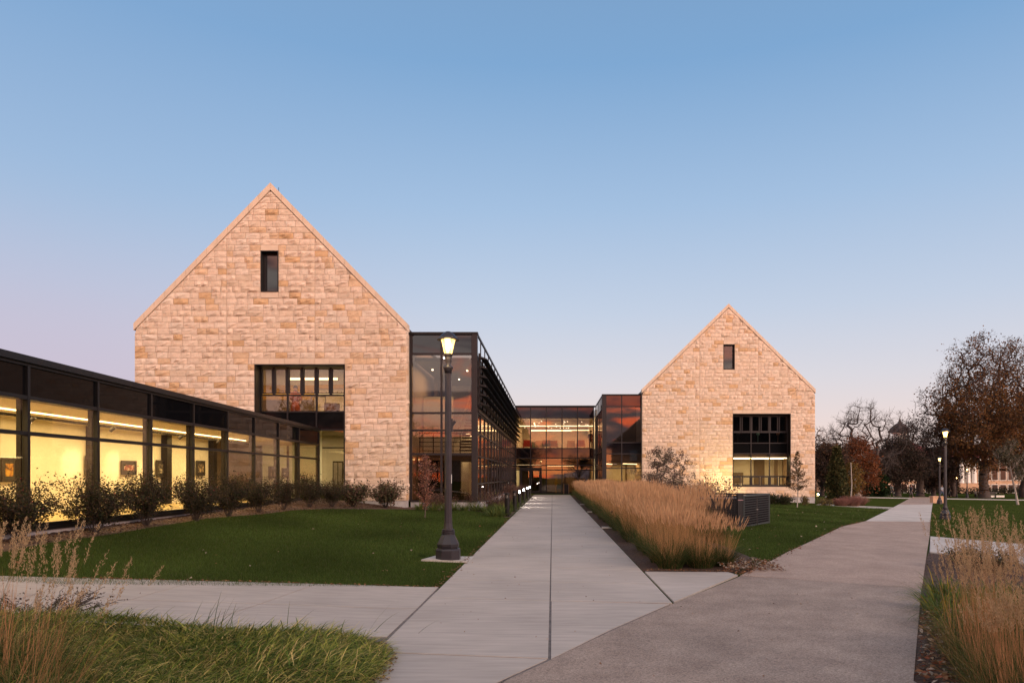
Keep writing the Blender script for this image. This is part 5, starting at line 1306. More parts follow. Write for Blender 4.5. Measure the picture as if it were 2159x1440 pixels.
# serviceberry in front of the right gable
g_ = Vector(((1403 - PX) / F * 42, 42, gz(6.7)))
org_tree('small_tree', 'multi-stemmed small tree with sparse grey brown leaves before the right stone wall', g_, 3.45, 1.55, 9, ([0, .15, .3, .6, .85, 1], [0, .5, .95, 1, .75, .2]), 170, [(.15, .10, .08), (.10, .065, .05), (.22, .17, .14), (.12, .10, .06)], 4200, .105, clump=.09, trunk=.10, rtrunk=.075, rmin=.007, twl=.24, group=None)
make_shrub('brown_shrub', 'twiggy brown shrub just behind the tan grass row, left of the small tree', 'shrub', Vector((5.4, 36, gz(5.4))), 1.7, 2.0, 140, [(.13, .09, .07)], 900, .07, 12)
make_shrub('brown_shrub', 'twiggy brown shrub between the small tree and the black fence', 'shrub', Vector((8.6, 40, gz(8.6))), 1.75, 3.2, 141, [(.15, .10, .08), (.10, .07, .05)], 1300, .07, 16)
# slender tree at the wall corner
g_ = G(1681, 1070)
spire_tree('young_tree', 'slender young tree with pale trunk and sparse brown leaves by the right wall', g_, 116 * g_.y / F, .78, 15, [(.16, .10, .045), (.11, .075, .04)], 2400, .09, 'palebark', .28, 64, 1.1, ([0, .15, .5, 1], [.75, 1, .62, .08]))
EV = [(.030, .040, .020), (.045, .055, .025), (.06, .05, .03)]
for k, (px, by, ty, w, lb) in enumerate(((1653, 1064, 1045, 40, 'rounded dark shrub under the right wall, left of the slender tree'), (1626, 1063, 1044, 20, 'dark shrub partly behind the corner of the black fence'), (1696, 1065, 1048, 14, 'tiny twiggy plant right of the slender tree'), (1738, 1066, 1052, 30, 'low yellowish plant beside the floodlight'))):
    g_ = G(px, by); make_shrub('wall_shrub', lb, 'shrub', g_, (by - ty) * g_.y / F, w * g_.y / F, 150 + k, EV if k < 2 else [(.16, .12, .05)], 1200 if k < 2 else 300, .07, 16, clump=.1)

# ------------------------------------------------------------------ street lamps
def lamp(label, loc, H=4.3, lod=0, group='campus lamp posts', light=True):
    t = thing('street_lamp', label, 'street lamp', loc, 0, group)
    s_ = .00893 * H / 4.3
    q = lambda py: (1183 - py) * s_
    prof = [(27, 1186), (27, 1164), (25.5, 1161), (22, 1160), (23.5, 1156), (24, 1151), (22.5, 1148), (14, 1131)]
    MB().lathe([(r * s_, q(y)) for r, y in prof], 8, rot=PI / 8).build('base', M['lampmetal'], t)
    rings = [(13, 1131), (14.3, 1130), (14.3, 1128), (12.6, 1127.3), (14, 1126.5), (14, 1124.5), (12.2, 1123.6), (13.2, 1122.5), (13.2, 1120.5), (11, 1120)]
    MB().lathe([(r * s_, q(y)) for r, y in rings], 16).build('ring_moulding', M['lampmetal'], t)
    sh = [(10.4, 1120), (8.8, 1108), (8.2, 1092), (7.6, 960), (6.8, 796), (7.2, 790)]
    MB().lathe([(r * s_, q(y)) for r, y in sh], 8, rot=PI / 8).build('shaft', M['lampmetal'], t)
    cap = [(7.2, 790), (9, 782), (10.8, 778), (10.8, 776.5), (6.2, 773), (5.2, 770), (7.3, 764), (7.7, 757), (7.3, 753.5), (8.6, 753), (8.6, 752), (11.2, 750.2), (11.2, 748.8), (8, 748)]
    MB().lathe([(r * s_, q(y)) for r, y in cap], 16).build('capital', M['lampmetal'], t, smooth=True)
    hd = thing('lamp_head', None, None); hd.parent = t; hd.location = (0, 0, 0)
    gl = [(7.4, 748.2), (8.6, 744), (10.5, 735), (12.4, 727), (14.2, 721), (15.2, 718.5)]
    MB().lathe([(r * s_, q(y)) for r, y in gl], 6, rot=0).build('lamp_glass', M['lampglass'], hd)
    MB().lathe([(0, q(742)), (4.5 * s_, q(739)), (6.5 * s_, q(731)), (6.2 * s_, q(725)), (3 * s_, q(720)), (0, q(719))], 14).build('bulb', M['lamp'], hd, smooth=True)
    rb = MB()
    for k in range(6):
        a = 2 * PI * k / 6; pts = [Vector(((r + .9) * s_ * math.cos(a), (r + .9) * s_ * math.sin(a), q(y))) for r, y in gl]
        rb.tube(pts, .9 * s_, 5)
        if not lod:
            e = pts[-1]; rb.tube([e, e + Vector((2.5 * s_ * math.cos(a), 2.5 * s_ * math.sin(a), -.5 * s_)), e + Vector((5.5 * s_ * math.cos(a), 5.5 * s_ * math.sin(a), 1.2 * s_)), e + Vector((6 * s_ * math.cos(a), 6 * s_ * math.sin(a), 3 * s_))], .7 * s_, 5)
    rb.build('rib', M['lampmetal'], hd)
    rf = [(15, 718.6), (23.5, 719), (23.5, 717.8), (19, 714), (13.5, 707.5), (9, 703.2), (4.5, 701.2), (0.6, 700.4)]
    MB().lathe([(r * s_, q(y)) for r, y in rf], 20).build('lamp_roof', M['lampmetal'], hd, smooth=True)
    if not lod:
        m = MB(); m.bar((6.5 * s_, 0, q(914)), (6.5 * s_, 0, q(886)), .05, .06); m.bar((6.5 * s_, 0, q(902)), (15 * s_, 0, q(891)), .04, .05)
        m.build('bracket', M['lampmetal'], t)
        MB().box(6.6 * s_, 7.5 * s_, -.03, .01, q(1023), q(1004)).build('number_strip', M['white'], t)
    if light:
        l = bpy.data.lights.new('lamp_bulb', 'POINT'); l.energy = 40; l.color = (1, .72, .34); l.shadow_soft_size = .12
        lo = bpy.data.objects.new('lamp_bulb', l); C.objects.link(lo); lo.location = Vector(loc) + Vector((0, 0, q(706) + .0)); lo.location.z = loc[2] + q(752) - .0
        lo.location = Vector(loc) + Vector((0, -.35, q(735)))
        l.energy = 22
    return t
g_ = G(945, 1181); 
lamp('tall black lamp post with lit lantern, nearest of all, on the left lawn', (g_.x, g_.y, g_.z + .03))
structure(drape('lamp_pad', [(g_.x - .46, g_.y - .28), (g_.x + .44, g_.y - .28), (g_.x + .44, g_.y + .50), (g_.x - .30, g_.y + .50)], M['pale'], .03))
g_ = G(1993, 1095); lamp('lit black lamp post on the right lawn beside the curving path', (g_.x, g_.y, g_.z), lod=1)
g_ = G(1981, 1062); lamp('lit black lamp post behind the right lawn post, second along the path', (g_.x, g_.y, g_.z), lod=1)
g_ = G(2039, 1049); lamp('lit black lamp post before the far white columns', (g_.x, g_.y, g_.z), lod=1)
g_ = G(2017, 1048); lamp('short lit lamp post just left of the far columns', (g_.x, g_.y, g_.z), 3.0, lod=1, light=False)
g_ = G(1872, 1045.5); lamp('far lit lamp post between the round evergreen and dark trees', (g_.x, g_.y, g_.z), 3.0, lod=1, light=False)
# plinth at the path's second lamp
g_ = G(1986, 1061); tag(MB().box(g_.x - .5, g_.x + .7, g_.y + .6, g_.y + 1.2, g_.z, g_.z + .55).box(g_.x - .55, g_.x + .75, g_.y + .55, g_.y + 1.25, g_.z + .552, g_.z + .66).build('stone_plinth', M['farstone']), 'low stone block behind the second lamp along the path', 'plinth')

# bollards
for k, (y, on) in enumerate(((28.3, 0), (32, 0), (36.6, 1), (42, 1), (48, 1), (53, 1))):
    x = -1.80 if k == 0 else -1.70
    t = thing('bollard_light', ['black bollard nearest the lawn, its light window dark', 'second black bollard, its light window dark', 'third bollard along the walk, brightly lit', 'fourth bollard along the walk, lit white', 'fifth bollard along the walk, lit white', 'last bollard before the doors, lit white'][k], 'bollard', (x, y, 0), 0, 'bollards beside the main walk')
    MB().lathe([(.095, 0), (.095, .74)], 20).build('post', M['black'], t, smooth=False)
    MB().lathe([(.095, .86), (.095, .93), (.088, .94)], 20).build('cap', M['black'], t)
    m = MB()
    for a in range(4): m.bar((.08 * math.cos(a * PI / 2 + .8), .08 * math.sin(a * PI / 2 + .8), .74), (.08 * math.cos(a * PI / 2 + .8), .08 * math.sin(a * PI / 2 + .8), .86), .03)
    m.build('strut', M['black'], t)
    MB().lathe([(.045, .74), (.045, .86)], 12).build('lens', M['bollight'] if on else M['steel'], t)
    if on:
        l = bpy.data.lights.new('bollard_lamp', 'SPOT'); l.energy = 60; l.color = (1, .93, .82); l.spot_size = R(120); l.spot_blend = .8; l.shadow_soft_size = .06
        lo = bpy.data.objects.new('bollard_lamp', l); C.objects.link(lo); lo.location = (x + .12, y - .04, .82); lo.rotation_euler = Vector((-.8, .35, 1)).to_track_quat('Z', 'Y').to_euler()
# floodlights by the right gable
g_ = G(1720, 1056)
def flood(label, loc, aim, power, size=.14):
    t = thing('floodlight', label, 'floodlight', loc)
    MB().tube([(0, 0, 0), (0, 0, .3)], .02, 6).build('stake', M['black'], t)
    a = (Vector(aim) - Vector(loc) - Vector((0, 0, .35))).normalized(); c = Vector((0, 0, .38))
    MB().tube([c - a * .12, c + a * .10], size, 14).build('housing', M['black'], t)
    MB().tube([c + a * .105, c + a * .118], size * .9, 14).build('lens', M['flood'], t)
    l = bpy.data.lights.new('flood_lamp', 'SPOT'); l.energy = power; l.color = (1, .76, .26); l.spot_size = R(125); l.spot_blend = 1; l.shadow_soft_size = .1
    lo = bpy.data.objects.new('flood_lamp', l); C.objects.link(lo); lo.location = Vector(loc) + c + a * .16; lo.rotation_euler = a.to_track_quat('-Z', 'Y').to_euler()
flood('small yellow floodlight at the far corner of the right stone gable', (g_.x, g_.y - .6, g_.z + .2), (g_.x - 6, g_.y - 12, g_.z + 2.3), 20, .085)
xx = XR(1524); flood('floodlight hidden behind the black fence, lighting the right stone wall', (xx, YR - 2.3, gz(xx)), (xx, YR, gz(xx) + 1.9), 400)
# stepping pads and stakes
for k, (y, x) in enumerate(((21.9, 1.68), (31.5, 1.70), (40, 1.7))):
    tag(MB().box(x - .16, x + .16, y - .2, y + .2, -.02, .045).build('stepping_stone', M['pale'], bevel=.006), ['pale square paving block nearest along the grass bed edge', 'pale square block, second along the grass bed edge', 'pale square block, farthest along the grass bed edge'][k], 'paving block', 'blocks along the grass bed')
    tag(MB().tube([(x + .12, y - .32, 0), (x + .12, y - .32, .5)], .012, 5).lathe([(.03, .5), (.035, .54), (.0, .56)], 8, (x + .12, y - .32, 0)).build('garden_stake', M['black']), ['thin dark stake by the nearest pale block', 'thin dark stake by the second pale block', 'thin dark stake by the farthest pale block'][k], 'stake')
# litter bin and leaf sculpture by the entrance
t = thing('litter_bin', 'dark square litter bin with pale side panels by the entrance glass', 'bin', ((1194 - PX) / F * 64.8, 64.8, 0))
MB().box(-.2, .2, -.2, .2, 0, .85).build('body', M['black'], t); MB().box(-.25, -.205, -.2, .2, .02, .9).box(.205, .25, -.2, .2, .02, .9).build('side_panel', M['wood'], t); MB().box(-.25, .25, -.21, .21, .9, .94).build('lid', M['bronze'], t)
t = thing('sculpture', 'dark leaf-shaped metal sculpture rising over the tan grass near the entrance', 'sculpture', ((1236 - PX) / F * 44, 44, 0))
m = MB(); prof = [(-.05, .3), (-.12, .8), (-.10, 1.3), (.05, 1.75), (.10, 1.5), (.09, 1.0), (.04, .5), (0, .28)]; m.prism(prof, 'y', -.05, .05); m.build('blade', M['bronze'], t)
MB().bar((-.02, 0, 1.25), (-.75, 0, 1.65), .04).bar((.03, 0, 1.3), (.6, .1, 1.0), .03).bar((0, 0, 0), (0, 0, .35), .06).build('arm', M['bronze'], t)
MB().lathe([(0, 0), (.08, .06), (.08, .16), (0, .22)], 8, (-.8, 0, 1.6)).build('finial', M['bronze'], t)

# ------------------------------------------------------------------ black screen fence
A = Vector((5.95, 22.6)); B = Vector((7.72, 25.4)); D = Vector((3.75, 23.4)); E = B + (D - A)
fe = thing('screen_fence', 'black lattice screen fence enclosing equipment, behind the tan grass', 'fence', (A.x, A.y, gz(A.x)))
def loc(p, z): return (p.x - A.x, p.y - A.y, z)
TZ = 1.0
def fpost(p, w=.16, h=1.06, mat='fencepost', nm='post'): MB().box(p.x - A.x - w / 2, p.x - A.x + w / 2, p.y - A.y - w / 2, p.y - A.y + w / 2, -.25, h).build(nm, M[mat], fe)
fpost(A, .17, 1.08, 'fence')
MB().box(.09, .125, -.10, .02, -.2, 1.0).build('post_trim', M['fencepost'], fe)
MB().box(-.088, .088, -.090, -.086, .87, .89).build('post_band', solid('pink_sticker', (.45, .25, .28)), fe)
fpost(B, .07, 1.0); fpost(D, .07, 1.0); fpost(E, .07, 1.0)
def fpanel(P, Q, z0=.03, z1=.98, gate=False):
    m = MB(); d = Q - P; L = d.length; u = d / L
    n = int(L / .085); p3 = lambda s_, z: loc(P + u * s_, z)
    for i in range(n + 1): m.bar(p3(i * L / n, z0), p3(i * L / n, z1), .03, .012, up=(u.x, u.y, 0))
    k = int((z1 - z0) / .075)
    for i in range(k + 1): m.bar(p3(0, z0 + (z1 - z0) * i / k), p3(L, z0 + (z1 - z0) * i / k), .034, .03)
    o = m.build('lattice_panel', M['fence'], fe)
    r = MB(); r.bar(p3(0, z1 + .02), p3(L, z1 + .02), .05, .05); r.bar(p3(0, z0 - .03), p3(L, z0 - .03), .05, .05); r.build('rail', M['fencepost' if gate else 'fence'], fe)
mid2 = A + (B - A) * .55
fpanel(A, mid2, gate=True); fpanel(mid2, B, gate=True); fpanel(D, A); fpanel(B, E); fpanel(E, D); fpost(mid2, .06, .98, 'fence')
MB().box(*[q for q in (mid2.x - A.x - .04, mid2.x - A.x + .04, mid2.y - A.y - .08, mid2.y - A.y - .035, .50, .53)]).build('latch', M['steel'], fe)
t = thing('equipment_cabinet', 'dark equipment box standing inside the black screen fence', 'equipment', ((A.x + E.x) / 2, (A.y + E.y) / 2, gz(6)))
MB().box(-.7, .7, -.6, .6, 0, .85).build('body', M['bronze'], t); MB().box(-.74, .74, -.64, .64, .852, .9).build('lid', M['fence'], t)

# ------------------------------------------------------------------ far campus: trees
def ft(px, by): return G(px, by)
RUST = [(.150, .072, .030), (.115, .058, .028), (.19, .095, .036), (.085, .050, .028)]
def far_tree(name, label, px, by, ty, hw, seed, col, nleaf, lsize, prof, npts, **kw):
    g = ft(px, by); k = g.y / F
    return org_tree(name, label, g, (by - ty) * k, hw * k, seed, prof, npts, col, nleaf, lsize, **kw)
BIG = ([0, .17, .26, .42, .6, .8, .93, 1], [0, .12, .72, 1, .88, .74, .5, .12])
WIDE = ([0, .2, .35, .55, .75, .92, 1], [0, .1, .85, 1, .85, .5, .1])
far_tree('autumn_tree', 'huge rust-leaved tree with thick grey trunk at the right, tallest in view', 2075, 1050, 704, 104, 31, RUST, 36000, .30, BIG, 620, clump=.42, trunk=.24, rtrunk=.62, rmin=.028, leafw=([0, .5, .7, 1], [1, 1, .30, .12]), twl=1.1)
far_tree('autumn_tree', 'big rusty tree rising out of the picture edge behind the tallest tree', 2160, 1049, 712, 88, 32, RUST, 30000, .30, BIG, 480, clump=.42, trunk=.26, rtrunk=.55, rmin=.028, leafw=([0, .45, .65, 1], [1, .9, .25, .12]), twl=1.1, lean=-.03)
far_tree('autumn_tree', 'half bare tree behind the tallest tree, its limbs reaching left over the path', 2010, 1047, 770, 78, 33, RUST, 1800, .30, WIDE, 330, clump=.4, trunk=.22, rtrunk=.42, rmin=.03, twl=1.2, leafw=([0, 1], [1, .6]))
far_tree('bare_tree', 'broad bare tree with fine branches left of the red roof', 1822, 1046, 852, 92, 34, RUST, 0, .4, WIDE, 330, trunk=.2, rtrunk=.5, rmin=.026, twl=1.3, twigs=4)
far_tree('bare_tree', 'dark bare tree with wide limbs in front of the red roof', 1940, 1046, 880, 74, 35, [(.07, .05, .04)], 5000, .28, WIDE, 330, clump=.5, trunk=.2, rtrunk=.5, rmin=.028, twl=1.1, twigs=4)
far_tree('bare_tree', 'thin bare tree just past the right stone wall', 1733, 1046, 893, 22, 36, RUST, 500, .26, ([0, .15, .4, .8, 1], [0, .5, 1, .7, .1]), 120, clump=.3, trunk=.25, rtrunk=.24, rmin=.024, twl=.8, twigs=4)
far_tree('dark_tree', 'dark sparse-leaved tree left of the path end', 1893, 1046, 928, 46, 37, [(.060, .042, .034), (.045, .036, .028)], 17000, .28, WIDE, 280, clump=.45, trunk=.26, rtrunk=.38, rmin=.028)
far_tree('dark_tree', 'dark sparse-leaved tree right of the path end, under the bare limbs', 1968, 1046, 955, 42, 38, [(.065, .042, .034), (.05, .036, .03)], 13000, .28, WIDE, 240, clump=.42, trunk=.24, rtrunk=.34, rmin=.028)
far_tree('dark_tree', 'brownish dark tree filling the gap beside the right stone wall', 1750, 1047, 935, 34, 39, [(.06, .042, .034), (.09, .05, .03)], 9000, .28, WIDE, 200, clump=.42, trunk=.22, rtrunk=.28, rmin=.026)
far_tree('autumn_tree', 'rounded orange brown tree behind the pink grasses', 1808, 1047, 922, 36, 40, [(.19, .070, .030), (.14, .05, .024)], 17000, .25, ([0, .15, .3, .6, .85, 1], [0, .4, .95, 1, .6, .1]), 240, clump=.36, trunk=.25, rtrunk=.36, rmin=.024, bark='palebark', twl=.7)
far_tree('golden_tree', 'small golden brown tree in front of the orange brown tree', 1793, 1049, 975, 18, 41, [(.20, .115, .035), (.13, .09, .03)], 6000, .2, ([0, .2, .4, .8, 1], [0, .6, 1, .6, .1]), 90, clump=.26, trunk=.3, rtrunk=.12, rmin=.02, bark='palebark', twl=.5)
def cone_tree(label, px, by, ty, hw, seed, cols, n, shape, lsize, cat='tree', name='evergreen_tree'):
    g = ft(px, by); k = g.y / F; H = (by - ty) * k; Wd = hw * k; r = np.random.RandomState(seed); t = thing(name, label, cat, g, 0, 'campus trees at right')
    MB().tube([(0, 0, 0), (0, 0, H * .9)], [.14, .03], 7).build('trunk', M['darkbark'], t)
    f = r.rand(n) ** .8; prof = np.interp(f, shape[0], shape[1]); a = r.rand(n) * 2 * PI; lump = 1 + .16 * np.sin(a * 5 + f * 9) + .12 * np.sin(a * 3 - f * 17)
    q = Wd * prof * lump * np.sqrt(r.uniform(.35, 1, n)); P = np.stack([q * np.cos(a), q * np.sin(a), f * H], 1) + r.normal(0, .07, (n, 3)); P[:, 2] = np.maximum(P[:, 2], .05)
    V, Fc, cv = leaves(r, P, lsize, np.asarray(cols)[r.randint(0, len(cols), n)], .35, .5); np_obj('crown', V, Fc, M['leaf'], t, cv); return t
cone_tree('dark green conical tree with speckled leaves near the right wall', 1764, 1062, 944, 22, 1, [(.030, .036, .016), (.045, .045, .018), (.10, .085, .035)], 5200, ([0, .08, .3, .6, .85, 1], [.55, .85, 1, .62, .28, .02]), .26)
cone_tree('round dark green evergreen left of the far lamp', 1843, 1046, 984, 27, 2, [(.016, .032, .014), (.022, .04, .016)], 6000, ([0, .3, .6, .85, 1], [.95, 1, .85, .5, .05]), .42)
cone_tree('low dark evergreen between the orange tree and the round evergreen', 1822, 1046, 1000, 14, 3, [(.014, .026, .013)], 2500, ([0, .5, 1], [1, .9, .05]), .4)
cone_tree('small round dark bush before the stone hall steps', 2004, 1046, 965, 16, 4, [(.040, .034, .026), (.03, .03, .02)], 2500, ([0, .5, .8, 1], [.6, 1, .8, .1]), .4, name='dark_bush')
g = ft(2146, 1064); make_tree('young_tree', 'young greyish tree with slim pale trunk at the right picture edge', 'tree', g, 142 * g.y / F, 44, [(.10, .085, .055), (.08, .07, .045)], 1900, .22, 'palebark', width=32 * g.y / F, clump=.16, trunk=.55, r0=.09, depth=3, spread=.6, up=.8, kids=(5, 7), first=.3)
PK = [(.28, .13, .11), (.22, .10, .09), (.33, .18, .15)]
for k, (px, by, ty, w) in enumerate(((1773, 1067, 1051, 26), (1795, 1067, 1046, 34), (1812, 1065, 1047, 26))):
    g = G(px, by); r = np.random.RandomState(k); n = 900; H = (by - ty) * g.y / F * 1.15; a = r.rand(n) * 2 * PI; q = .35 * np.sqrt(r.rand(n)) * w / 26
    t = thing('pink_grass', ['small pink-brown grass mound, left of three', 'largest pink-brown grass mound, middle of three', 'pink-brown grass mound, right of three near the pale trunks'][k], 'ornamental grass', g, 0, 'pink grasses')
    V, Fc, cv, _ = blades(r, np.stack([q * np.cos(a), q * np.sin(a), 0 * a], 1), a, r.uniform(.05, .8, n), r.uniform(.1, .7, n), np.full(n, H), np.full(n, .02), 3, [.20, .11, .08], PK[k], .25); np_obj('foliage', V, Fc, M['blade'], t, cv)
tr = MB()
for k, (px, by) in enumerate(((1794, 1050), (1801, 1048), (1814, 1047))):
    g = G(px, by); tag(MB().tube([(g.x, g.y, g.z), (g.x + .1, g.y, g.z + 1.5), (g.x, g.y, g.z + 4)], [.09 + .12 * (k == 2), .07 + .08 * (k == 2), .05], 8).build('tree_trunk', M['palebark']), ['thinnest pale trunk, left under the orange tree', 'middle pale trunk under the orange tree', 'thicker pale trunk, right under the orange tree'][k], 'tree trunk')
# hedge band at the foot of the far buildings
r = np.random.RandomState(8); n = 9000; x = r.uniform(46, 150, n); P = np.stack([x, 131 + r.normal(0, .6, n), gza(x) + r.uniform(0, 1.1, n)], 1)
V, Fc, cv = leaves(r, P, .4, [(.045, .04, .025), (.07, .045, .03)][0:1], .35); o = np_obj('hedge_foliage', V, Fc, M['leaf'], None, cv); o['kind'] = 'stuff'
# ------------------------------------------------------------------ far campus buildings
def far_window(b, x, y, z, w, h):
    f = MB().box(x - w / 2 - .1, x + w / 2 + .1, y - .12, y - .02, z - .1, z + h + .1).build('window', M['white'], b)
    MB().box(x - w / 2, x + w / 2, y - .14, y - .122, z, z + h).build('pane', M['darkwin'], f)
YB = 138.; sB = YB / F; bx = lambda px: (px - PX) * sB; bz = lambda py: CAMZ - (py - PY) * sB
hall = thing('stone_hall', 'far limestone campus hall with red roof, cupola and white columns behind the trees', 'building')
zb_ = bz(1046)
MB().box(bx(1862), bx(2230), YB, YB + 22, zb_, bz(972)).build('wall', M['farstone'], hall)
MB().box(bx(1858), bx(2235), YB - .5, YB + 22.5, bz(972) + .002, bz(966)).build('cornice', M['white'], hall)
rf = MB(); e = bz(965.5)
def hip(m, x0, x1, y0, y1, z0, z1, ins):
    ym = (y0 + y1) / 2; m._add([(x0, y0, z0), (x1, y0, z0), (x1, y1, z0), (x0, y1, z0), (x0 + ins, ym, z1), (x1 - ins, ym, z1)], [(0, 1, 5, 4), (1, 2, 5), (2, 3, 4, 5), (3, 0, 4), (3, 2, 1, 0)])
hip(rf, bx(1905), bx(2010), YB - .8, YB + 20, e, bz(925), 4); hip(rf, bx(2000), bx(2240), YB + 1, YB + 22, e + .01, bz(931), 6); hip(rf, bx(1856), bx(1910), YB + 1, YB + 18, e + .02, bz(945), 3)
rfo = rf.build('roof', M['redroof'], hall)
c = (bx(1945), YB + 9, bz(932)); cu = MB().lathe([(1.7, 0), (1.7, 1.2), (1.35, 1.3), (1.35, 2.1), (1.75, 2.2), (1.75, 2.4)], 8, c); cu.build('cupola', M['white'], rfo)
MB().lathe([(2.3, 2.4), (1.9, 3.2), (1.1, 4.0), (.35, 4.5), (.1, 5.3), (0, 5.4)], 12, c).build('dome', M['greyroof'], rfo)
for px in (2020, 2033, 2046, 2059): MB().lathe([(.5, bz(1018)), (.45, bz(1014)), (.38, bz(976)), (.52, bz(973))], 12, (bx(px), YB - 1.2, 0)).build('column', M['white'], hall)
MB().box(bx(2012), bx(2068), YB - 2.0, YB, bz(1046), bz(1018.5)).build('portico_base', M['farstone'], hall)
for px in list(range(1872, 2012, 17)) + list(range(2080, 2230, 17)): far_window(hall, bx(px), YB, bz(1038), 1.1, 1.5); far_window(hall, bx(px), YB, bz(1012), 1.1, 2.2); far_window(hall, bx(px), YB, bz(992), 1.1, 1.6)
for px in (2027, 2040, 2052): far_window(hall, bx(px), YB, bz(1010), .9, 2.0); far_window(hall, bx(px), YB, bz(990), .9, 1.2)
h2 = thing('stone_hall', 'far limestone house with dark hipped roof just right of the stone gable', 'building')
MB().box(bx(1690), bx(1768), YB - 8, YB + 6, zb_, bz(985)).build('wall', M['farstone'], h2)
MB().box(bx(1768), bx(1862), YB - 2, YB + 8, zb_, bz(972)).build('rear_wall', M['farstone'], h2)
m = MB(); hip(m, bx(1686), bx(1772), YB - 8.6, YB + 6.6, bz(984.5), bz(948), 3); hip(m, bx(1760), bx(1868), YB - 2.6, YB + 8.6, bz(971.5), bz(934), 4); m.build('roof', M['greyroof'], h2)
for px in (1742, 1748.5, 1722, 1728): far_window(h2, bx(px), YB - 8, bz(998) , .5, 1.0)
for px in (1775, 1792, 1810, 1828, 1846): far_window(h2, bx(px), YB - 2, bz(1010), 1, 1.8)
# benches
for k, (px, by) in enumerate(((2087, 1049), (2068, 1048))):
    g = G(px, by); t = thing('park_bench', ['dark park bench between the two big trunks and the lamp', 'dark park bench left of the big trunk'][k], 'bench', (g.x, g.y, g.z), .1 * k)
    MB().box(-.9, .9, -.22, .22, .42, .47).build('seat', M['black'], t); MB().box(-.9, .9, .2, .25, .5, .9).build('backrest', M['black'], t)
    for sx in (-.8, .8): MB().box(sx - .04, sx + .04, -.2, .24, 0, .42).build('leg', M['black'], t)
g = G(2098, 1049); tag(MB().box(g.x - 1.3, g.x + 1.3, g.y - .2, g.y + .2, g.z + .05, g.z + .35).build('white_slab', M['white'], bevel=.03), 'low white stone slab on the grass near the big trunks', 'stone slab')

# ------------------------------------------------------------------ people in the distance
def person(label, loc, rz, shirt, trousers, h=1.72, stride=.22, hair=(.05, .03, .02), skirt=False):
    t = thing('person', label, 'person', loc, rz, None, h / 1.75)
    vs = [(0, 0, .95), (0, 0, 1.12), (0, 0, 1.32), (0, -.01, 1.44), (0, -.02, 1.54), (0, -.02, 1.64), (0, -.015, 1.73),
          (.10, 0, .90), (.11, -stride * .5, .50), (.11, -stride, .09), (.11, -stride - .15, .03),
          (-.10, 0, .90), (-.11, stride * .5, .50), (-.11, stride, .10), (-.11, stride - .14, .03),
          (.19, 0, 1.40), (.24, .07, 1.14), (.22, -.06, .92), (.22, -.10, .84), (-.19, 0, 1.40), (-.24, -.06, 1.14), (-.22, -.16, .95), (-.22, -.20, .88)]
    ed = [(0, 1), (1, 2), (2, 3), (3, 4), (4, 5), (5, 6), (0, 7), (7, 8), (8, 9), (9, 10), (0, 11), (11, 12), (12, 13), (13, 14), (2, 15), (15, 16), (16, 17), (17, 18), (2, 19), (19, 20), (20, 21), (21, 22)]
    rad = [.15, .13, .16, .07, .06, .095, .06, .10, .065, .04, .035, .10, .065, .04, .035, .06, .045, .032, .03, .06, .045, .032, .03]
    me = bpy.data.meshes.new('body'); me.from_pydata(vs, ed, []); me.materials.append(M['skin']); o = link(bpy.data.objects.new('body', me), t)
    sk = o.modifiers.new('skin', 'SKIN'); 
    for v, r in zip(me.skin_vertices[0].data if me.skin_vertices else [], rad): v.radius = (r, r)
    if not me.skin_vertices:
        bm = bmesh.new(); bm.from_mesh(me); ly = bm.verts.layers.skin.verify(); bm.verts.ensure_lookup_table()
        for v, r in zip(bm.verts, rad): v[ly].radius = (r, r)
        bm.verts[0][ly].use_root = True; bm.to_mesh(me); bm.free()
    o.modifiers.new('sub', 'SUBSURF').levels = 1; o.modifiers['sub'].render_levels = 1
    sm = solid('cloth_%d_%d_%d' % tuple(int(c * 100) for c in shirt), shirt); tm = solid('cloth_%d_%d_%d' % tuple(int(c * 100) for c in trousers), trousers)
    MB().lathe([(.17, .90), (.165, 1.1), (.19, 1.34), (.14, 1.43), (.08, 1.47)], 14).tube([(.17, 0, 1.40), (.245, .07, 1.14), (.235, .02, 1.02)], [.08, .062, .055], 8).tube([(-.17, 0, 1.40), (-.245, -.06, 1.14), (-.235, -.11, 1.03)], [.08, .062, .055], 8).build('shirt', sm, t, smooth=True)
    if skirt: MB().lathe([(.27, .45), (.20, .75), (.165, .98)], 14).build('skirt', tm, t, smooth=True)
    else: MB().tube([(.07, 0, .98), (.10, 0, .86), (.11, -stride * .5, .50), (.11, -stride, .12)], [.12, .115, .082, .065], 10).tube([(-.07, 0, .98), (-.10, 0, .86), (-.11, stride * .5, .50), (-.11, stride, .13)], [.12, .115, .082, .065], 10).build('trousers', tm, t, smooth=True)
    MB().lathe([(.07, 1.58), (.112, 1.66), (.10, 1.75), (.05, 1.79), (0, 1.80)], 12, (0, .012, 0)).build('hair', solid('hair', hair), t, smooth=True)
    return t
g = G(1921, 1048.6); person('person in dark top and shorts walking near the end of the curving path', g, 1.2, (.02, .02, .03), (.05, .04, .045))
g = G(1986, 1047.5); person('person in pale blue top and blue jeans right of the second lamp', g, .4, (.30, .36, .45), (.06, .09, .17))
g = G(1866.5, 1046); person('person in a white top walking just left of the far lamp', g, -.6, (.55, .58, .62), (.03, .03, .04))
g = G(1880, 1046); person('person in grey standing right of the far lamp', g, .2, (.12, .13, .13), (.03, .03, .04))
g = G(2001, 1047); person('person in black crossing the lawn near the dark bush', g, 1.4, (.02, .02, .02), (.02, .02, .02))
person('blurred person in a dull red dress standing inside the upper studio window', (-12.75, 35.3, 4.36), .3, (.35, .09, .06), (.33, .08, .05), skirt=True)
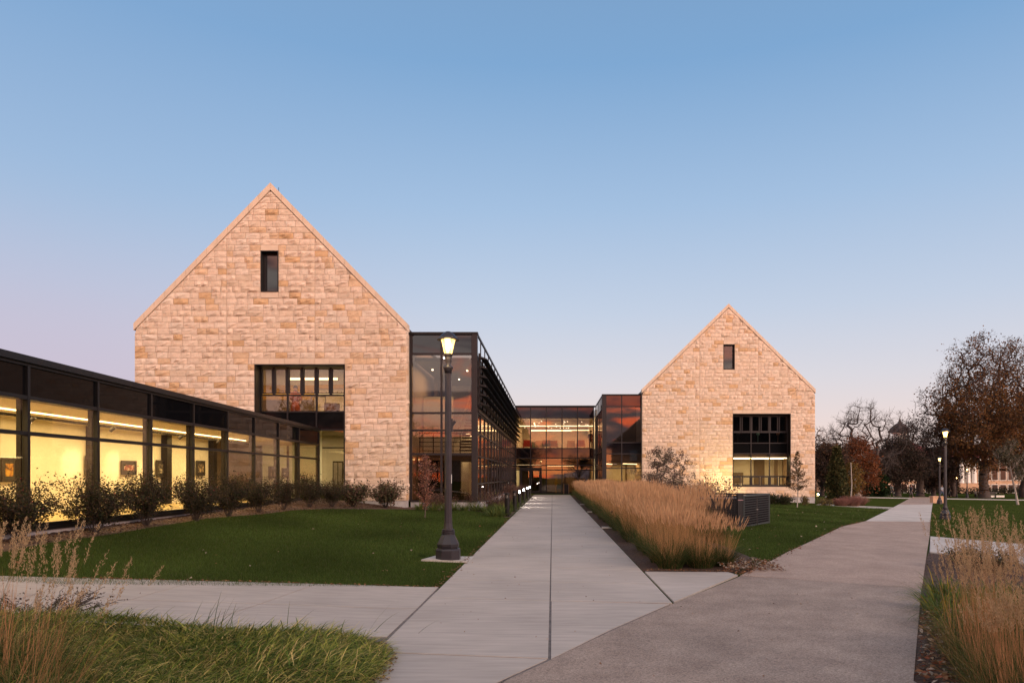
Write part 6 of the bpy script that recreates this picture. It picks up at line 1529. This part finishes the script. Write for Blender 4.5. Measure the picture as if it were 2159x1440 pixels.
person('person in dark clothes standing at the upper lobby glass beside the wing corner', (3.6, YC + 1.0, zC(946) + .01), 0, (.02, .015, .015), (.02, .015, .015))
person('person with a yellow skirt seated height display figure in the lobby', ((1175 - PX) * (YC + 5) / F, YC + 5, .02), .2, (.30, .20, .05), (.30, .20, .05), skirt=True) if False else None
for k, (px, col) in enumerate(((1173, (.30, .19, .05)), (1191, (.03, .02, .02)))):
    t = thing('figure_sculpture', ['slim golden standing figure inside the lobby glass', 'slim black standing figure inside the lobby glass'][k], 'sculpture', ((px - PX) * (YC + 4) / F, YC + 4, .0))
    MB().lathe([(.16, .0), (.12, .05), (.10, .5), (.20, .95), (.09, 1.2), (.17, 1.5), (.06, 1.62), (.05, 1.7), (.11, 1.8), (.09, 1.95), (.0, 2.0)], 12).build('figure', solid('figure_%d' % k, col), t, smooth=True)
t = thing('round_table', 'pale round table with two green chairs inside the lobby', 'table', ((1184 - PX) * (YC + 2) / F, YC + 2, 0)); MB().lathe([(.25, 0), (.04, .04), (.04, .70), (.5, .72), (.5, .76)], 18).build('table_top', M['cream'], t)
for k, px in enumerate((1179, 1188)):
    t = thing('chair', ['green chair left of the round lobby table', 'green chair right of the round lobby table'][k], 'chair', ((px - PX) * (YC + 1.6) / F, YC + 1.6, 0)); gm = solid('green_plastic', (.08, .22, .14))
    MB().box(-.22, .22, -.2, .2, .42, .46).build('seat', gm, t); MB().box(-.22, .22, -.24, -.2, .46, .85).build('backrest', gm, t)
    for a in (-.18, .18):
        for b in (-.16, .16): MB().box(a - .02, a + .02, b - .02, b + .02, 0, .42).build('leg', gm, t)

# ------------------------------------------------------------------ what the glass reflects: the campus behind the photographer
rb = thing('stone_hall', 'long stone hall with dark hipped roof across the lawn behind the viewer', 'building')
MB().box(13.5, 80, -50, -28, -1, 8).build('wall', M['farstone'], rb)
m = MB(); hip(m, 12.0, 81, -51, -27, 8.01, 18.5, 12); m.build('roof', M['greyroof'], rb)
for i in range(18): far_window(rb, 16 + i * 3.4, -27.7, 1.2, 1.2, 2); far_window(rb, 16 + i * 3.4, -27.7, 4.8, 1.2, 1.8)
rb2 = thing('low_house', 'low dark-roofed stone house beyond the trees behind the viewer', 'building')
MB().box(-40, -10, -75, -62, -1, 5).build('wall', M['farstone'], rb2); m = MB(); hip(m, -41, -9, -76, -61, 5.01, 9, 6); m.build('roof', M['greyroof'], rb2)
for k, (x, y, H, w, s_) in enumerate(((-5, -48, 11, 5, 3), (7, -58, 8, 4.5, 4), (-24, -40, 12, 6, 5), (-34, -30, 13, 6, 6))):
    make_tree('bare_tree', ['bare tree across the road behind the viewer', 'smaller bare tree by the hall behind the viewer', 'bare tree before the low house behind the viewer', 'leafy dark tree at the far left behind the viewer'][k], 'tree', (x, y, gz(x)), H, 50 + k, [(.05, .04, .03)], 2500, .35, 'darkbark', width=w, clump=.4, trunk=.25, r0=.35, depth=4, spread=.8, up=.3, kids=(3, 5), first=.4, minr=.02)
